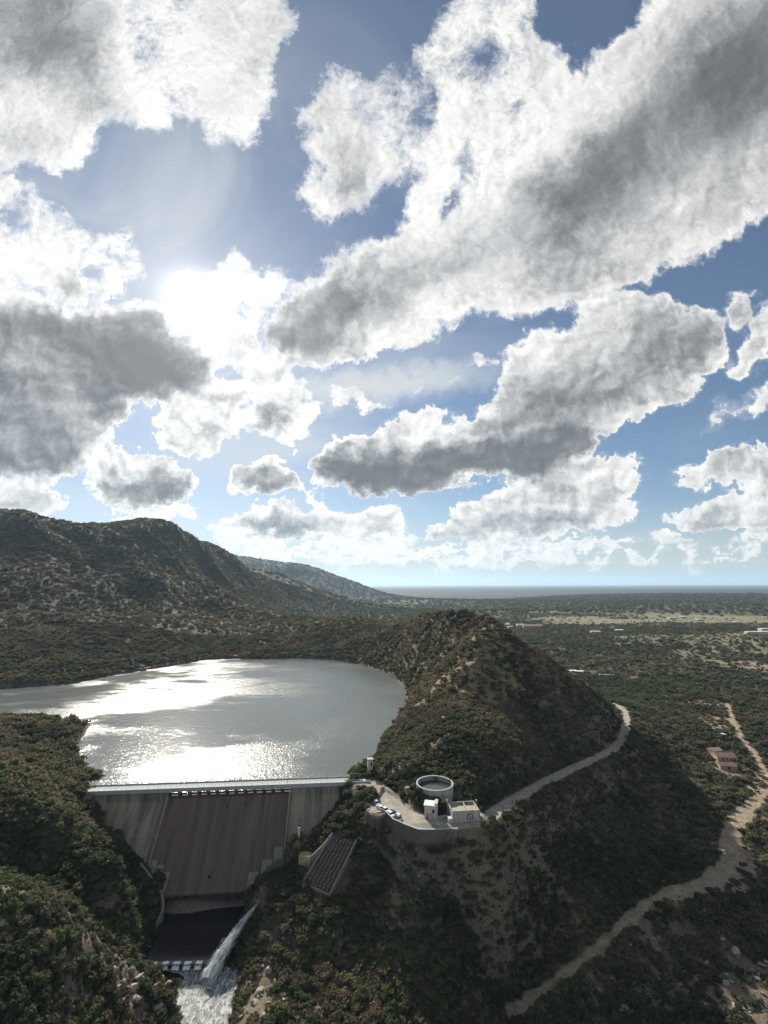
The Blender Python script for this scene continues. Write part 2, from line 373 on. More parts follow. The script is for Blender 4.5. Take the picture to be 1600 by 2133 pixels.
# ---------------------------------------------------------------- materials
MATS = {}
def mat(name, col, rough=.85, spec=.3, vary=.25, scale=.5, bump=0.0, bscale=2.0, metal=0.0, stain=None, coord='OBJ'):
    if name in MATS: return MATS[name]
    m = bpy.data.materials.new(name); m.use_nodes = True; nt = m.node_tree; g = N(nt)
    bs = nt.nodes['Principled BSDF']; geo = nt.nodes.new('ShaderNodeNewGeometry'); P = geo.outputs['Position']
    n1 = g.noise(P, scale, 6, .65)
    c2 = tuple(c * (1 - vary) for c in col); c1 = tuple(min(1, c * (1 + vary)) for c in col)
    cc = g.mix(g.mr(n1, .3, .7), c2, c1)
    if stain:
        st = g.noise(g.v('MULTIPLY', P, (1.0, 1.0, .12)), 1.1, 5, .7)
        cc = g.mix(g.mr(st, .48, .68, 0, .8), cc, stain)
    g.put(bs.inputs['Base Color'], cc); bs.inputs['Roughness'].default_value = rough
    bs.inputs['Specular IOR Level'].default_value = spec; bs.inputs['Metallic'].default_value = metal
    if bump:
        b = nt.nodes.new('ShaderNodeBump'); b.inputs['Strength'].default_value = .8; b.inputs['Distance'].default_value = bump
        g.l.new(g.noise(P, bscale, 6, .65), b.inputs['Height']); g.l.new(b.outputs[0], bs.inputs['Normal'])
    MATS[name] = m; return m

# ================================================================ numpy noise
def _hash(ix, iy, seed):
    h = (ix.astype(np.int64) * 374761393 + iy.astype(np.int64) * 668265263 + seed * 1442695040) & 0xffffffff
    h = ((h ^ (h >> 13)) * 1274126177) & 0xffffffff; h = h ^ (h >> 16)
    return (h & 0xffff) / 65535.0
def pnoise(x, y, seed=0):
    ix = np.floor(x); iy = np.floor(y); fx = x - ix; fy = y - iy
    ux = fx * fx * fx * (fx * (fx * 6 - 15) + 10); uy = fy * fy * fy * (fy * (fy * 6 - 15) + 10)
    def gr(i, j):
        a = _hash(ix + i, iy + j, seed) * 2 * PI; return np.cos(a) * (fx - i) + np.sin(a) * (fy - j)
    a = gr(0, 0); b = gr(1, 0); c = gr(0, 1); d = gr(1, 1)
    return ((a + (b - a) * ux) * (1 - uy) + (c + (d - c) * ux) * uy) * 1.5
def fbm(x, y, wl, octs=4, seed=0, gain=.5):
    r = 0; a = 1.0; t = 0
    for k in range(octs): r = r + a * pnoise(x / wl, y / wl, seed + k * 17); t += a; a *= gain; wl /= 2.03
    return r / t
def ridged(x, y, wl, octs=3, seed=0):
    r = 0; a = 1.0; t = 0
    for k in range(octs): r = r + a * (1 - 2 * np.abs(pnoise(x / wl, y / wl, seed + k * 31))); t += a; a *= .5; wl /= 2.1
    return r / t
def sstep(x, a, b):
    t = np.clip((x - a) / (b - a), 0, 1); return t * t * (3 - 2 * t)
def seg_dist(x, y, P, extra=None):
    """distance to a polyline and the value of extra at the nearest point"""
    best = np.full(x.shape, 1e9); val = np.zeros(x.shape)
    for i in range(len(P) - 1):
        a = np.array(P[i][:2]); b = np.array(P[i + 1][:2]); d = b - a; L2 = max(d @ d, 1e-9)
        t = np.clip(((x - a[0]) * d[0] + (y - a[1]) * d[1]) / L2, 0, 1)
        q = np.hypot(x - a[0] - t * d[0], y - a[1] - t * d[1]); m = q < best
        best = np.where(m, q, best)
        if extra is not None: val = np.where(m, extra[i] + t * (extra[i + 1] - extra[i]), val)
    return best, val
def inside(x, y, P):
    ins = np.zeros(x.shape, bool); n = len(P)
    for i in range(n):
        x1, y1 = P[i][:2]; x2, y2 = P[(i + 1) % n][:2]
        if y1 == y2: continue
        ins ^= ((y1 > y) != (y2 > y)) & (x < (x2 - x1) * (y - y1) / (y2 - y1) + x1)
    return ins
def sdist(x, y, P):
    """signed distance to a polygon, positive inside"""
    d, _ = seg_dist(x, y, list(P) + [P[0]]); return np.where(inside(x, y, P), d, -d)

# ================================================================ dam frame
DA = np.array([-137.9, 235.3]); DB = np.array([-10.5, 245.5]); DL = float(np.linalg.norm(DB - DA))
DE = (DB - DA) / DL; DN = np.array([DE[1], -DE[0]])
def dm(s, t, z): p = DA + DE * s + DN * t; return (float(p[0]), float(p[1]), float(z))
SP0, SP1 = 36.4, 92.7
FACE = [(-1.5, 51.7), (.3, 51.3), (1.6, 50.0), (3, 48.4), (10, 41), (17, 33.6), (21, 29.7), (24, 27.3), (26.7, 25.8)]
def face_z(t): return float(np.interp(t, [p[0] for p in FACE], [p[1] for p in FACE]))
def on_face(px, py):
    r = ray(px, py); lo, hi = 150., 300.
    for _ in range(50):
        D = (lo + hi) / 2; p = r * (D / r[1]) + np.array([0, 0, CAM_Z]); t = (p[:2] - DA) @ DN
        if t > 26.7 or (p[2] > face_z(t)): lo = D
        else: hi = D
    return p
LAKE_Z = 51.4

# ================================================================ terrain: survey points (photo pixel -> place)
TP = []
def Z(px, py, z): TP.append(pz(px, py, z))
def Dp(px, py, D): TP.append(pd(px, py, D))
def W(x, y, z): TP.append(np.array([x, y, z], float))
def behind(px, D, z):
    r = ray(px, 1400); TP.append(np.array([r[0] / r[1] * D, D, z]))
# left mountains
for a in [(0,1065,1100),(100,1075,1150),(205,1107,1250),(250,1097,1250),(330,1093,1350),(362,1097,1400),(400,1120,1500),(480,1155,1800),(560,1195,2400),(620,1225,3000),(665,1248,3600),
          (0,1200,800),(0,1300,640),(0,1395,510),(100,1250,780),(150,1340,600),(200,1250,850),(300,1300,720),(300,1200,1000),(400,1250,1000),(420,1330,740),(500,1300,880),(500,1250,1300),
          (560,1270,1250),(600,1255,1900),(560,1230,2000),(100,1150,980),(200,1180,1000),(60,1400,510),(-150,1060,1050),(-150,1250,700),(-150,1400,500),(-400,1050,1000),(-400,1250,650),(-900,1000,900),(-900,1250,500),
          (440,1200,1400),(150,1385,545),(250,1375,600),(350,1355,660)]: Dp(*a)
for px, D, z in [(0,1500,300),(200,1700,250),(350,1900,260),(400,2600,200),(250,2600,200),(0,2600,260),(-400,2000,300),(-900,2000,350),(520,3200,160),(600,4200,60)]: behind(px, D, z)
# far ridge
for a in [(500,1160,5600),(560,1172,5600),(620,1178,5500),(700,1205,5300),(740,1225,5100),(775,1246,4700),(640,1215,5000),(680,1235,4700),(600,1205,5200)]: Dp(*a)
for px, D, z in [(500,7500,300),(600,8000,150),(700,8500,30),(800,6000,12),(400,9000,300),(0,9000,400),(-600,9000,400),(400,14000,100),(0,16000,100),(-700,16000,200)]: behind(px, D, z)
# far rim of the lake and saddle
for a in [(560,1330,740),(640,1300,850),(700,1294,860),(740,1296,850),(700,1340,720),(640,1345,720),(800,1340,640),(850,1330,560),(820,1365,590),(860,1300,640),(620,1290,900)]: Dp(*a)
for px, D, z in [(700,1300,35),(640,1500,45),(760,1250,30),(860,1000,35),(930,800,30),(1000,700,22),(560,1700,90)]: behind(px, D, z)
# the ridge right of the lake
for a in [(930,1275,480),(985,1294,445),(1040,1308,400),(960,1290,470),(900,1281,530),(915,1275,515),(964,1278,462),(1018,1293,430),(880,1290,560),(860,1298,600),(820,1303,660),(780,1299,760),(1020,1365,362),(1000,1430,335),(940,1422,348),(900,1437,359),(870,1450,390),(950,1352,425),(920,1390,412),(880,1425,402),(900,1345,480),(850,1350,560),(860,1400,470),
          (900,1550,265),(900,1490,307),(850,1550,285),(830,1600,262),(1000,1500,292),(1000,1600,252),(960,1620,240),(1100,1500,325),(1100,1550,297),(1100,1600,270),(1100,1430,368),(1100,1370,408),(1064,1319,400),(1110,1358,405),(1144,1390,420),(1174,1415,430),(1225,1455,440),(1180,1520,348),(1120,1380,385)]: Dp(*a)
for px, D, z in [(1000,520,60),(1060,500,55),(1150,470,28),(1230,500,20),(900,820,45),(1100,560,20),(1000,700,25)]: behind(px, D, z)
# park terrace, upper road, slopes down to the lower road
for a in [(790,1645,54),(800,1680,53.5),(860,1700,53),(900,1715,52.5),(1000,1716,51),(1080,1658,47),(1180,1605,41),(1275,1562,34),(1303,1500,27),(1290,1473,25),(903,1650,54.5),(960,1700,53.5),(770,1600,57),(755,1629,55.5)]: Z(*a)
for a in [(870,1760,204),(1000,1800,208.5),(1000,1900,199),(1000,2000,189),(1000,2133,175),(900,1800,204),(900,1900,194),(900,2000,184),(850,2133,168),(700,2133,164),
          (1200,1800,247),(1100,1800,229),(1100,1900,214),(1300,1700,297),(1300,1800,260),(1200,1700,275),(1100,1730,241.5),
          (800,1800,210),(800,1900,197),(800,2000,185),(700,2000,186),(700,1900,198),(600,1950,192),(640,1900,198),(600,1850,208)]: Dp(*a)
for a in [(1560,1690,10),(1500,1800,8),(1400,1860,6.5),(1300,1920,6),(1200,2010,5),(1100,2080,4.5),(1400,1700,12),(1450,1600,14),(1400,1560,17),(1400,1500,18),(1500,1578,12),(1520,1470,13),(1195,1402,14),(1350,1430,16),
          (1600,2133,-1),(1400,2133,-1),(1200,2133,1.5),(1600,1900,1),(1500,1950,0),(1350,2000,1),(1600,1750,8),(1500,2050,-1),(1900,1900,2),(1900,2133,0),(1900,1600,12),(1700,1450,13)]: Z(*a)
for x, y, z in [(60,120,0),(0,130,4),(-50,130,13),(-30,100,10),(130,120,-2),(60,60,0),(250,120,0),(300,200,0),(0,60,5)]: W(x, y, z)
# gorge below the dam
for a in [(337,1867,25.8),(335,1895,22),(325,1925,20.5),(303,1990,20.5),(310,2005,19.5),(515,1875,26),(508,1900,22)]: Z(*a)
for (px, py) in [(240,1738),(292,1799),(600,1800),(612,1790),(650,1738),(700,1680),(560,1820)]: TP.append(on_face(px, py))
for a in [(-80,205,17),(-70,200,15),(-62,195,15),(-70,186,15),(-62,176,14),(-56,165,13.5),(-54,150,13),(-52,130,12)]: W(*a)
for a in [(388,2028,17.6),(371,2060,17),(371,2132,16),(493,2022,18),(480,2060,17.2),(469,2112,16.2)]: Z(*a)
for a in [(520,1930,199),(520,2000,187),(560,2050,178),(530,2133,163),(650,1800,214),(680,1740,222),(740,1700,226),(600,2060,176),(640,1990,186),
          (685,1735,222),(627,1835,210),(682,1862,206),(735,1745,219)]: Dp(*a)
# left slopes
for a in [(0,1512,300),(60,1514,312),(130,1518,325),(90,1580,256),(0,1630,200),(130,1700,200),(250,1800,196),(200,1722,226),(0,1835,155),(130,1890,160),(230,1990,167),(300,2030,172),(60,1800,186),(200,1900,182),
          (0,2133,125),(150,2133,140),(250,2100,157),(330,2125,165),(280,1900,198),(250,1850,202),(-200,1600,180),(-200,1500,240),(-200,1900,130),(-500,1500,200),(-500,1900,110),(0,1570,262),(150,1640,243)]: Dp(*a)
for a in [(178,1645,56),(165,1560,51.5),(187,1504,51.8),(180,1590,51.5),(60,1492,51.6)]: Z(*a)
# plain
for px, D, z in [(1000,1000,16),(1200,1200,14),(1500,1000,13),(800,2000,18),(1000,2500,14),(1300,2500,12),(1600,2500,10),(700,3000,22),(900,4500,10),(1600,700,12),(2200,700,14),(2200,2500,10),
                 (800,12000,5),(1200,6000,5),(1200,12000,3),(1600,12000,3),(2600,6000,5),(1000,30000,0),(1600,30000,0),(500,30000,0),(0,30000,50),(2600,30000,0),(-700,40000,50),(3000,1000,14),(3000,400,12),(3000,200,6)]: behind(px, D, z)
for a in [(0,1431),(60,1427),(150,1420),(230,1404),(300,1394),(370,1383),(420,1373),(480,1370),(550,1371),(620,1370),(700,1374),(750,1383),(790,1397),(822,1415),(842,1440),(848,1460),(822,1505),(790,1550),(765,1588)]:
    Z(a[0], a[1], 52.6)
TP = np.array(TP)
def lp(x, y): return np.stack([np.arctan2(x, y), np.log(np.hypot(x, y))], -1)
_c = lp(TP[:, 0], TP[:, 1])
def _k(a, b):
    r2 = ((a[:, None, :] - b[None, :, :]) ** 2).sum(-1); return 0.5 * r2 * np.log(r2 + 1e-12)
_n = len(TP); _A = np.zeros((_n + 3, _n + 3)); _A[:_n, :_n] = _k(_c, _c) + np.eye(_n) * 1e-5
_A[:_n, _n] = 1; _A[:_n, _n + 1:] = _c; _A[_n:, :_n] = _A[:_n, _n:].T
_w = np.linalg.solve(_A, np.concatenate([TP[:, 2], np.zeros(3)]))
def tps(x, y):
    q = lp(x.ravel(), y.ravel()); out = np.empty(len(q))
    for i in range(0, len(q), 20000):
        b = q[i:i + 20000]; out[i:i + 20000] = _k(b, _c) @ _w[:_n] + _w[_n] + b @ _w[_n + 1:]
    return out.reshape(x.shape)

# ---------------------------------------------------------------- outlines of lake, river, roads, terraces
def zp(pts, z): return [pz(a, b, z) for a, b in pts]
LAKE = zp([(-300,1425),(0,1431),(60,1427),(150,1420),(230,1404),(300,1394),(370,1383),(420,1373),(480,1370),(550,1371),(620,1370),(700,1374),(750,1383),(790,1397),(822,1415),(842,1440),(848,1460),(838,1478),(822,1505),(806,1528),(790,1550),(782,1572),(765,1588),(745,1598),(722,1612)], LAKE_Z)
LAKE = [p[:2] for p in LAKE] + [np.array(dm(DL - 7, -6, 0)[:2]), np.array(dm(3, -6, 0)[:2])] + [p[:2] for p in zp([(183,1622),(222,1613),(185,1603),(178,1590),(165,1570),(158,1548),(172,1528),(187,1505),(140,1500),(40,1494),(-200,1480),(-600,1470)], LAKE_Z)] + [np.array([-700, 380]), np.array([-700, 520])]
ROAD_PX = [(757,1630,55.4),(775,1632,55.2),(793,1643,54.6),(812,1662,54),(845,1690,53.4),(880,1712,52.8),(925,1720,52.3),(985,1718,51.3),(1015,1703,50.4),(1040,1684,49.2),(1080,1660,47),(1130,1632,44.2),(1180,1607,41),(1230,1585,37.8),(1272,1565,34.3),(1292,1545,31.6),(1302,1522,29),(1305,1500,27),(1300,1484,25.6),(1288,1473,25),(1270,1466,25)]
ROAD = [pz(*a) for a in ROAD_PX]; ROAD_W = [1.5,1.6,1.8,2.5,3,3,3,2.6,2.5,2.5,2.4,2.3,2.2,2.2,2.3,2.5,2.8,3,3,2.8,2.5]
PARK = [pz(a, b, 53.3) for a, b in [(795,1645),(787,1662),(768,1680),(763,1690),(785,1698),(803,1691),(818,1707),(843,1718),(869,1728),(935,1727),(1000,1722),(1000,1712),(925,1708),(893,1706),(850,1682),(815,1655)]]
TRACK_PX = [(1060,2110,4),(1100,2082,4.5),(1150,2048,4.7),(1200,2012,5),(1250,1970,5.3),(1300,1922,6),(1345,1885,6.3),(1390,1862,6.6),(1440,1850,7),(1490,1828,7.5),(1520,1795,8),(1515,1760,8.5),(1530,1715,9.5),(1560,1685,10.2),(1590,1655,10.8),(1640,1620,11.5)]
TRACK = [pz(*a) for a in TRACK_PX]
TRACK2 = [pz(*a) for a in [(1640,1640,11),(1590,1610,11.5),(1575,1580,12),(1550,1550,12.3),(1525,1510,12.6),(1513,1470,13),(1500,1440,13),(1470,1400,13),(1450,1390,13)]]
TANK_C = pz(903.5, 1632, 60.6); TANK_R = 8.35
RIVER_L = [pz(*a) for a in [(318,2012,18.8),(372,2026,18.4),(388,2034,18.0),(371,2060,17.4),(370,2100,16.7),(370,2140,16)]]
RIVER_R = [pz(*a) for a in [(440,2008,18.8),(492,2020,18.4),(490,2040,18.0),(480,2060,17.4),(471,2100,16.7),(466,2140,16)]]
POOL = [pz(a, b, 20.0) for a, b in [(345,1885),(330,1925),(312,1975),(300,2003),(446,2003),(480,2003),(492,1960),(500,1900),(500,1880)]]

def terrain(x, y, base):
    D = np.hypot(x, y); z = base.copy()
    z = np.where(D > 9000, z * (1 - sstep(D, 9000, 30000)) , z)
    hs = sstep(z, 35, 110)                     # roughness grows up the hills
    left = sstep(-x, -50, 120)
    steep = np.clip(hs + .15, 0, 1)
    mt = sstep(D, 450, 900) * hs
    qa = x * .6 + y * .8; qp = x * .8 - y * .6; wv = fbm(x, y, 300, 3, 6) * 90
    z = z + mt * (ridged(qa + wv, qp * .33, 170, 4, 3) - .30) * 18 * sstep(D, 420, 1000)
    hl = (1 - sstep(D, 600, 760)) * sstep(D, 240, 300) * sstep(z, 62, 90) * (x > -80)
    z = z + hl * ((ridged(x * .9 + y * .35 + fbm(x, y, 60, 2, 8) * 14, y * .45, 48, 3, 19) - .45) * 7.5)
    z = z + mt * fbm(x, y, 60, 4, 5) * 5.5
    z = z + (1 - mt) * steep * (1 - sstep(D, 1200, 2500)) * (ridged(x, y, 46, 3, 9) - .4) * 2.6
    near = 1 - sstep(D, 500, 1500)
    z = z + near * fbm(x, y, 17, 3, 11) * 1.3 * np.clip(steep + .3, 0, 1)
    z = z + fbm(x, y, 4.5, 3, 13) * .45 * near
    # lake basin
    lm = (D < 1000) & (x < 120)
    sd = np.full(x.shape, -1e3); sd[lm] = sdist(x[lm], y[lm], LAKE)
    dt = (x - DA[0]) * DN[0] + (y - DA[1]) * DN[1]; ds = (x - DA[0]) * DE[0] + (y - DA[1]) * DE[1]
    up = (dt < -4)
    z = np.where(sd > 0, LAKE_Z - 0.25 - sd * .35, z)
    lo = LAKE_Z + .15 + np.clip(-sd, 0, 30) * .30
    z = np.where((sd <= 0) & (sd > -60) & up, np.where(z < lo, z + (lo - z) * (1 - sstep(-sd, 25, 60)), z), z)
    # keep the ground off the dam face
    ind = (ds > 0) & (ds < DL) & (dt > -6.5) & (dt < 27.5)
    # river and pool
    nr = (D < 260) & (x < 10)
    pool = np.full(x.shape, -1e3); riv = pool.copy()
    pool[nr] = sdist(x[nr], y[nr], [p[:2] for p in POOL]); riv[nr] = sdist(x[nr], y[nr], [p[:2] for p in RIVER_L] + [np.array([-52., 120.]), np.array([-36., 120.])] + [p[:2] for p in RIVER_R[::-1]])
    z = np.where(pool > -3, np.where(pool > 0, np.minimum(z, 18), z + (18 - z) * (1 - sstep(-pool, 0, 3)) ), z)
    z = np.where(riv > -1.5, np.where(riv > 0, np.minimum(z, 14.6), z + (14.6 - z) * (1 - sstep(-riv, 0, 1.5))), z)
    # terraces and roads cut into the slope
    pr = (D < 700) & (x > -40)
    a = np.full(x.shape, -1e3); a[pr] = sdist(x[pr], y[pr], [p[:2] for p in PARK])
    z = np.where(a > -3.0, np.where(a > -.2, 53.2 - .03 * (x - 0), z + (53.2 - .03 * x - z) * (1 - sstep(-a, .2, 2.6)) ** 1.0), z)
    rd = np.full(x.shape, 1e3); rz = np.zeros(x.shape)
    rd[pr], rz[pr] = seg_dist(x[pr], y[pr], ROAD, [p[2] for p in ROAD])
    k = 1 - sstep(rd, 3.4, 15); k = np.where(a > 0, 0, k); z = z + (rz - z) * k
    td = np.full(x.shape, 1e3); tz = np.zeros(x.shape); td[pr], tz[pr] = seg_dist(x[pr], y[pr], TRACK, [p[2] for p in TRACK])
    z = z + (tz - z) * (1 - sstep(td, 3, 15))
    td2 = np.full(x.shape, 1e3); td2[pr], _ = seg_dist(x[pr], y[pr], TRACK2)
    wd = np.full(x.shape, 1e3); wd[pr], _ = seg_dist(x[pr], y[pr], WALL)
    z = np.where((wd < 9) & (a < -.25) & (y < 222) , np.minimum(z, 48.3 + np.clip(wd - 6, 0, 3) * 2.0 * 0 - .25 * wd), z)
    for (c, r, zz) in PADS:
        q = np.hypot(x - c[0], y - c[1]); z = z + (zz - z) * (1 - sstep(q, r, r + 5))
    return z, dict(wall=wd, lake=sd, park=a, road=rd, track=td, track2=td2, pool=pool, riv=riv, ds=ds, dt=dt)
WALL = [pz(*q) for q in [(816,1705,53.8),(843,1718,53.7),(869,1728,53.6),(912,1728,53.3),(950,1727,52.6)]]
def padp(px, py, z, r): return (pz(px, py, z), r, z)
PADS = [(TANK_C, 8.6, 58.7), padp(894, 1704, 53.6, 4), padp(962, 1700, 53.2, 8), padp(1507, 1582, 12, 14), (pz(621,1747,41.5), 2, 41.2)]

# polar grid, finer towards the viewer
NA, NR = 1250, 1250
az = np.linspace(-1.02, 1.02, NA)
uu = np.linspace(0, 1, NR * 8)
Rn = 105.0 * (62000 / 105.0) ** uu
wt = 0.22 + 1.0 * np.exp(-((np.log(Rn) - np.log(205)) / .42) ** 2) + .75 * np.exp(-((np.log(Rn) - np.log(900)) / 1.0) ** 2)
cum = np.cumsum(wt); cum = (cum - cum[0]) / (cum[-1] - cum[0]); rad = np.interp(np.linspace(0, 1, NR), cum, Rn)
GA, GR = np.meshgrid(az, rad); GX = GR * np.sin(GA); GY = GR * np.cos(GA)
ca = np.linspace(-1.02, 1.02, 300); cr = np.exp(np.linspace(np.log(105), np.log(62000), 420))
CA, CR = np.meshgrid(ca, cr); CB = tps(CR * np.sin(CA), CR * np.cos(CA))
def cbase(a, r):
    u = (a - ca[0]) / (ca[1] - ca[0]); v = (np.log(r) - np.log(105)) / (np.log(cr[1]) - np.log(cr[0]))
    i = np.clip(u.astype(int), 0, 298); j = np.clip(v.astype(int), 0, 418); fu = np.clip(u - i, 0, 1); fv = np.clip(v - j, 0, 1)
    return (CB[j, i] * (1 - fu) + CB[j, i + 1] * fu) * (1 - fv) + (CB[j + 1, i] * (1 - fu) + CB[j + 1, i + 1] * fu) * fv
GZ, MK = terrain(GX, GY, cbase(GA, GR))
def H(x, y):
    x = np.atleast_1d(np.asarray(x, float)); y = np.atleast_1d(np.asarray(y, float))
    a = np.arctan2(x, y); r = np.hypot(x, y)
    u = np.clip((a - az[0]) / (az[1] - az[0]), 0, NA - 1.001); i = u.astype(int); fu = u - i
    j = np.clip(np.searchsorted(rad, r) - 1, 0, NR - 2); fv = np.clip((r - rad[j]) / (rad[j + 1] - rad[j]), 0, 1)
    return (GZ[j, i] * (1 - fu) + GZ[j, i + 1] * fu) * (1 - fv) + (GZ[j + 1, i] * (1 - fu) + GZ[j + 1, i + 1] * fu) * fv
def gridval(A, x, y):
    a = np.arctan2(x, y); r = np.hypot(x, y)
    i = np.clip(np.round((a - az[0]) / (az[1] - az[0])).astype(int), 0, NA - 1); j = np.clip(np.searchsorted(rad, r), 0, NR - 1)
    return A[j, i]
def hit(px, py, dmin=110, dmax=30000):
    """where the ray through a photo pixel meets the ground"""
    r = ray(px, py); D = np.exp(np.linspace(np.log(dmin), np.log(dmax), 4000)); k = D / math.hypot(r[0], r[1])
    X_, Y_, Z_ = r[0] * k, r[1] * k, CAM_Z + r[2] * k; h = H(X_, Y_); m = np.nonzero(Z_ < h)[0]
    if len(m) == 0: return None
    i = m[0]; return np.array([X_[i], Y_[i], h[i]])

# surface cover on the grid
D_ = np.hypot(GX, GY)
def proj(x, y, z):
    """photo pixel of a place"""
    c, s = math.cos(PITCH), math.sin(PITCH); dz = z - CAM_Z
    f = y * c + dz * s; up = -y * s + dz * c
    return 800 + x / f * F_PX, 1066.5 - up / f * F_PX
slope = np.zeros_like(GZ)
gz_r = np.gradient(GZ, axis=0) / np.gradient(GR, axis=0); gz_a = np.gradient(GZ, axis=1) / (GR * (az[1] - az[0])); slope = np.hypot(gz_r, gz_a)
rw = np.interp(MK['road'] * 0, [0, 1], [2.6, 2.6])
edge_n = fbm(GX, GY, 5, 3, 41) * 1.2
road_m = 1 - sstep(MK['road'] + edge_n * .3, 3.0, 3.8)
road_m = np.maximum(road_m, sstep(MK['park'] + edge_n * .4, 0, .8))
track_w = 1.4 + 2.4 * sstep(GX, 110, 150) * (1 - sstep(GY, 330, 420))
edge_w = fbm(GX, GY, 14, 4, 43, .6) * 5
track_m = (1 - sstep(MK['track'] + edge_n * 1.2 + edge_w * .55, track_w, track_w + 2.0)) * (.8 + .4 * np.clip(edge_n, -.5, .5))
track_m = np.maximum(track_m, 1 - sstep(MK['track2'] + edge_n * 2.5, 1.8, 4.5))
def spot(px, py, z, rx, ry=None, seed=0, ns=12):
    c = pz(px, py, z); ry = ry or rx
    q = np.hypot((GX - c[0]) / rx, (GY - c[1]) / ry) + fbm(GX, GY, ns, 4, seed + 71, .65) * 1.6
    return (1 - sstep(q, .6, 1.2)) * (.75 + .25 * np.clip(fbm(GX, GY, 4, 2, seed + 5) * 2, -1, 1))
dirt = np.zeros_like(GZ)
for a in [(1545,1790,8,10,16,1),(1500,1835,7,16,7,2),(1450,1470,13,40,22,3),(1500,1510,12,20,24,4),(1590,1640,11,22,26,5),(1400,1452,14,26,12,6),(1480,1520,12,14,22,7),(1560,1700,10,16,10,8),(1400,1870,6,9,4,9),(1580,1390,13,60,60,10),(1510,1600,12,14,12,11)]:
    dirt = np.maximum(dirt, spot(*a[:5], seed=a[5]))
dirt = np.maximum(dirt, spot(850, 1790, 38, 6, 8, 21, 3) * .35); dirt = np.maximum(dirt, spot(1060, 1672, 46, 6, 6, 22, 4) * .6)
dirt = np.maximum(dirt, spot(820, 1950, 24, 4, 12, 24, 4) * .3); dirt = np.maximum(dirt, spot(745, 1640, 54, 4, 4, 25, 3))
grass = sstep(fbm(GX, GY, 26, 4, 51) * 1.8 + fbm(GX, GY, 120, 2, 57) * 1.2 + .1, .0, .8) * .8 * (1 - .85 * sstep(D_, 480, 700))
rd_, _ = seg_dist(GX[:, :], GY[:, :], [pd(1000,1430,335), pd(1020,1365,362), pd(1040,1308,400), pd(985,1294,445)])
grass = np.maximum(grass, (1 - sstep(rd_ + fbm(GX, GY, 15, 3, 52) * 12, 13, 34)) * (D_ > 250) * (D_ < 520))
rd_, _ = seg_dist(GX, GY, [pd(1000,1430,335), pd(940,1422,348), pd(900,1437,359), pd(870,1450,390)])
grass = np.maximum(grass, (1 - sstep(rd_ + fbm(GX, GY, 15, 3, 53) * 9, 7, 17)) * (D_ < 520))
for P_ in ([pd(0,1630,200), pd(130,1700,200), pd(250,1800,196)], [pd(0,1835,155), pd(130,1890,160), pd(230,1990,167), pd(300,2030,172)]):
    rd_, _ = seg_dist(GX, GY, P_); grass = np.maximum(grass, .8 * (1 - sstep(rd_ + fbm(GX, GY, 8, 3, 54) * 6, 2, 8)) * (D_ < 300))
rock = np.zeros_like(GZ); rock_loose = np.zeros_like(GZ)
rock = np.maximum(rock, .5 * sstep(slope + fbm(GX, GY, 7, 3, 61) * 1.2, 1.4, 2.2) * (D_ < 420))
for a in [(280,2080,24,22,26,31),(340,2060,18,6,14,32),(520,2080,19,9,18,33),(830,1900,28,4,16,34),(1480,2010,0,26,16,35),(1350,2080,0,16,10,36),(1250,2050,2,14,10,37),(1400,1960,2,18,10,39),(1560,2080,-1,14,12,40),(560,1980,22,7,14,38)]:
    sp_ = spot(*a[:5], seed=a[5], ns=6) * .9; rock = np.maximum(rock, sp_); rock_loose = np.maximum(rock_loose, sp_)
shore = (MK['lake'] < .5) & (MK['lake'] > -4.5)
rock = np.where(shore, np.maximum(rock, .8), rock)
# the plain: sunlit strip and cloud-shadow band painted in among fields, scrub and woods
WX = GX + fbm(GX, GY, 900, 3, 81) * 500; WY = GY + fbm(GX, GY, 900, 3, 82) * 700
field = sstep(fbm(WX * .45, WY * 1.6, 1500, 4, 83), .02, .22) * sstep(D_, 900, 1800) * (1 - sstep(GZ, 30, 60))
PXg, PYg = proj(GX, GY, GZ)
nz_ = fbm(GX * .5, GY * 1.2, 260, 4, 84)
pale = np.zeros_like(GZ)
def zone(x0, x1, y0, y1, w, sd):
    return sstep(PXg + nz_ * 90, x0, x0 + 60) * (1 - sstep(PXg + nz_ * 90, x1 - 60, x1)) * sstep(PYg + nz_ * 14, y0, y0 + 5) * (1 - sstep(PYg + nz_ * 14, y1 - 5, y1)) * w
pale = np.maximum(pale, zone(1080, 1660, 1282, 1306, 1.0, 1)); pale = np.maximum(pale, zone(820, 1250, 1276, 1292, .5, 2))  # first zone paints the sunlit strip between cloud shadows into the ground colour
pale = np.maximum(pale, zone(1230, 1500, 1322, 1350, .8, 3)); pale = np.maximum(pale, zone(1400, 1660, 1322, 1372, .8, 4)); pale = np.maximum(pale, zone(1120, 1220, 1318, 1330, .7, 5))
pale = np.maximum(pale, zone(1440, 1700, 1316, 1327, 1.0, 6)); pale = np.maximum(pale, zone(1380, 1560, 1355, 1385, .5, 7))
green = zone(700, 1100, 1246, 1292, .7, 8); green = np.maximum(green, zone(1170, 1480, 1420, 1480, .75, 9)); green = np.maximum(green, zone(1000, 1600, 1255, 1280, .5, 10))
woods_shade = np.maximum(zone(-2000, 4000, 1228, 1250, .85, 11), 0); far_b = sstep(fbm(GX * .12, GY, 2600, 3, 99), .05, .3) * sstep(D_, 6500, 9000); far_b = far_b * .3; woods_shade = np.maximum(woods_shade, sstep(D_, 9000, 12000) * .8) * (1 - far_b); field = np.maximum(field, far_b)  # full-width zone: cloud-shadow band painted dark, together with distant forest
woods_shade = np.maximum(woods_shade, sstep(D_, 2500, 4000) * sstep(GZ, 40, 80) * .85)
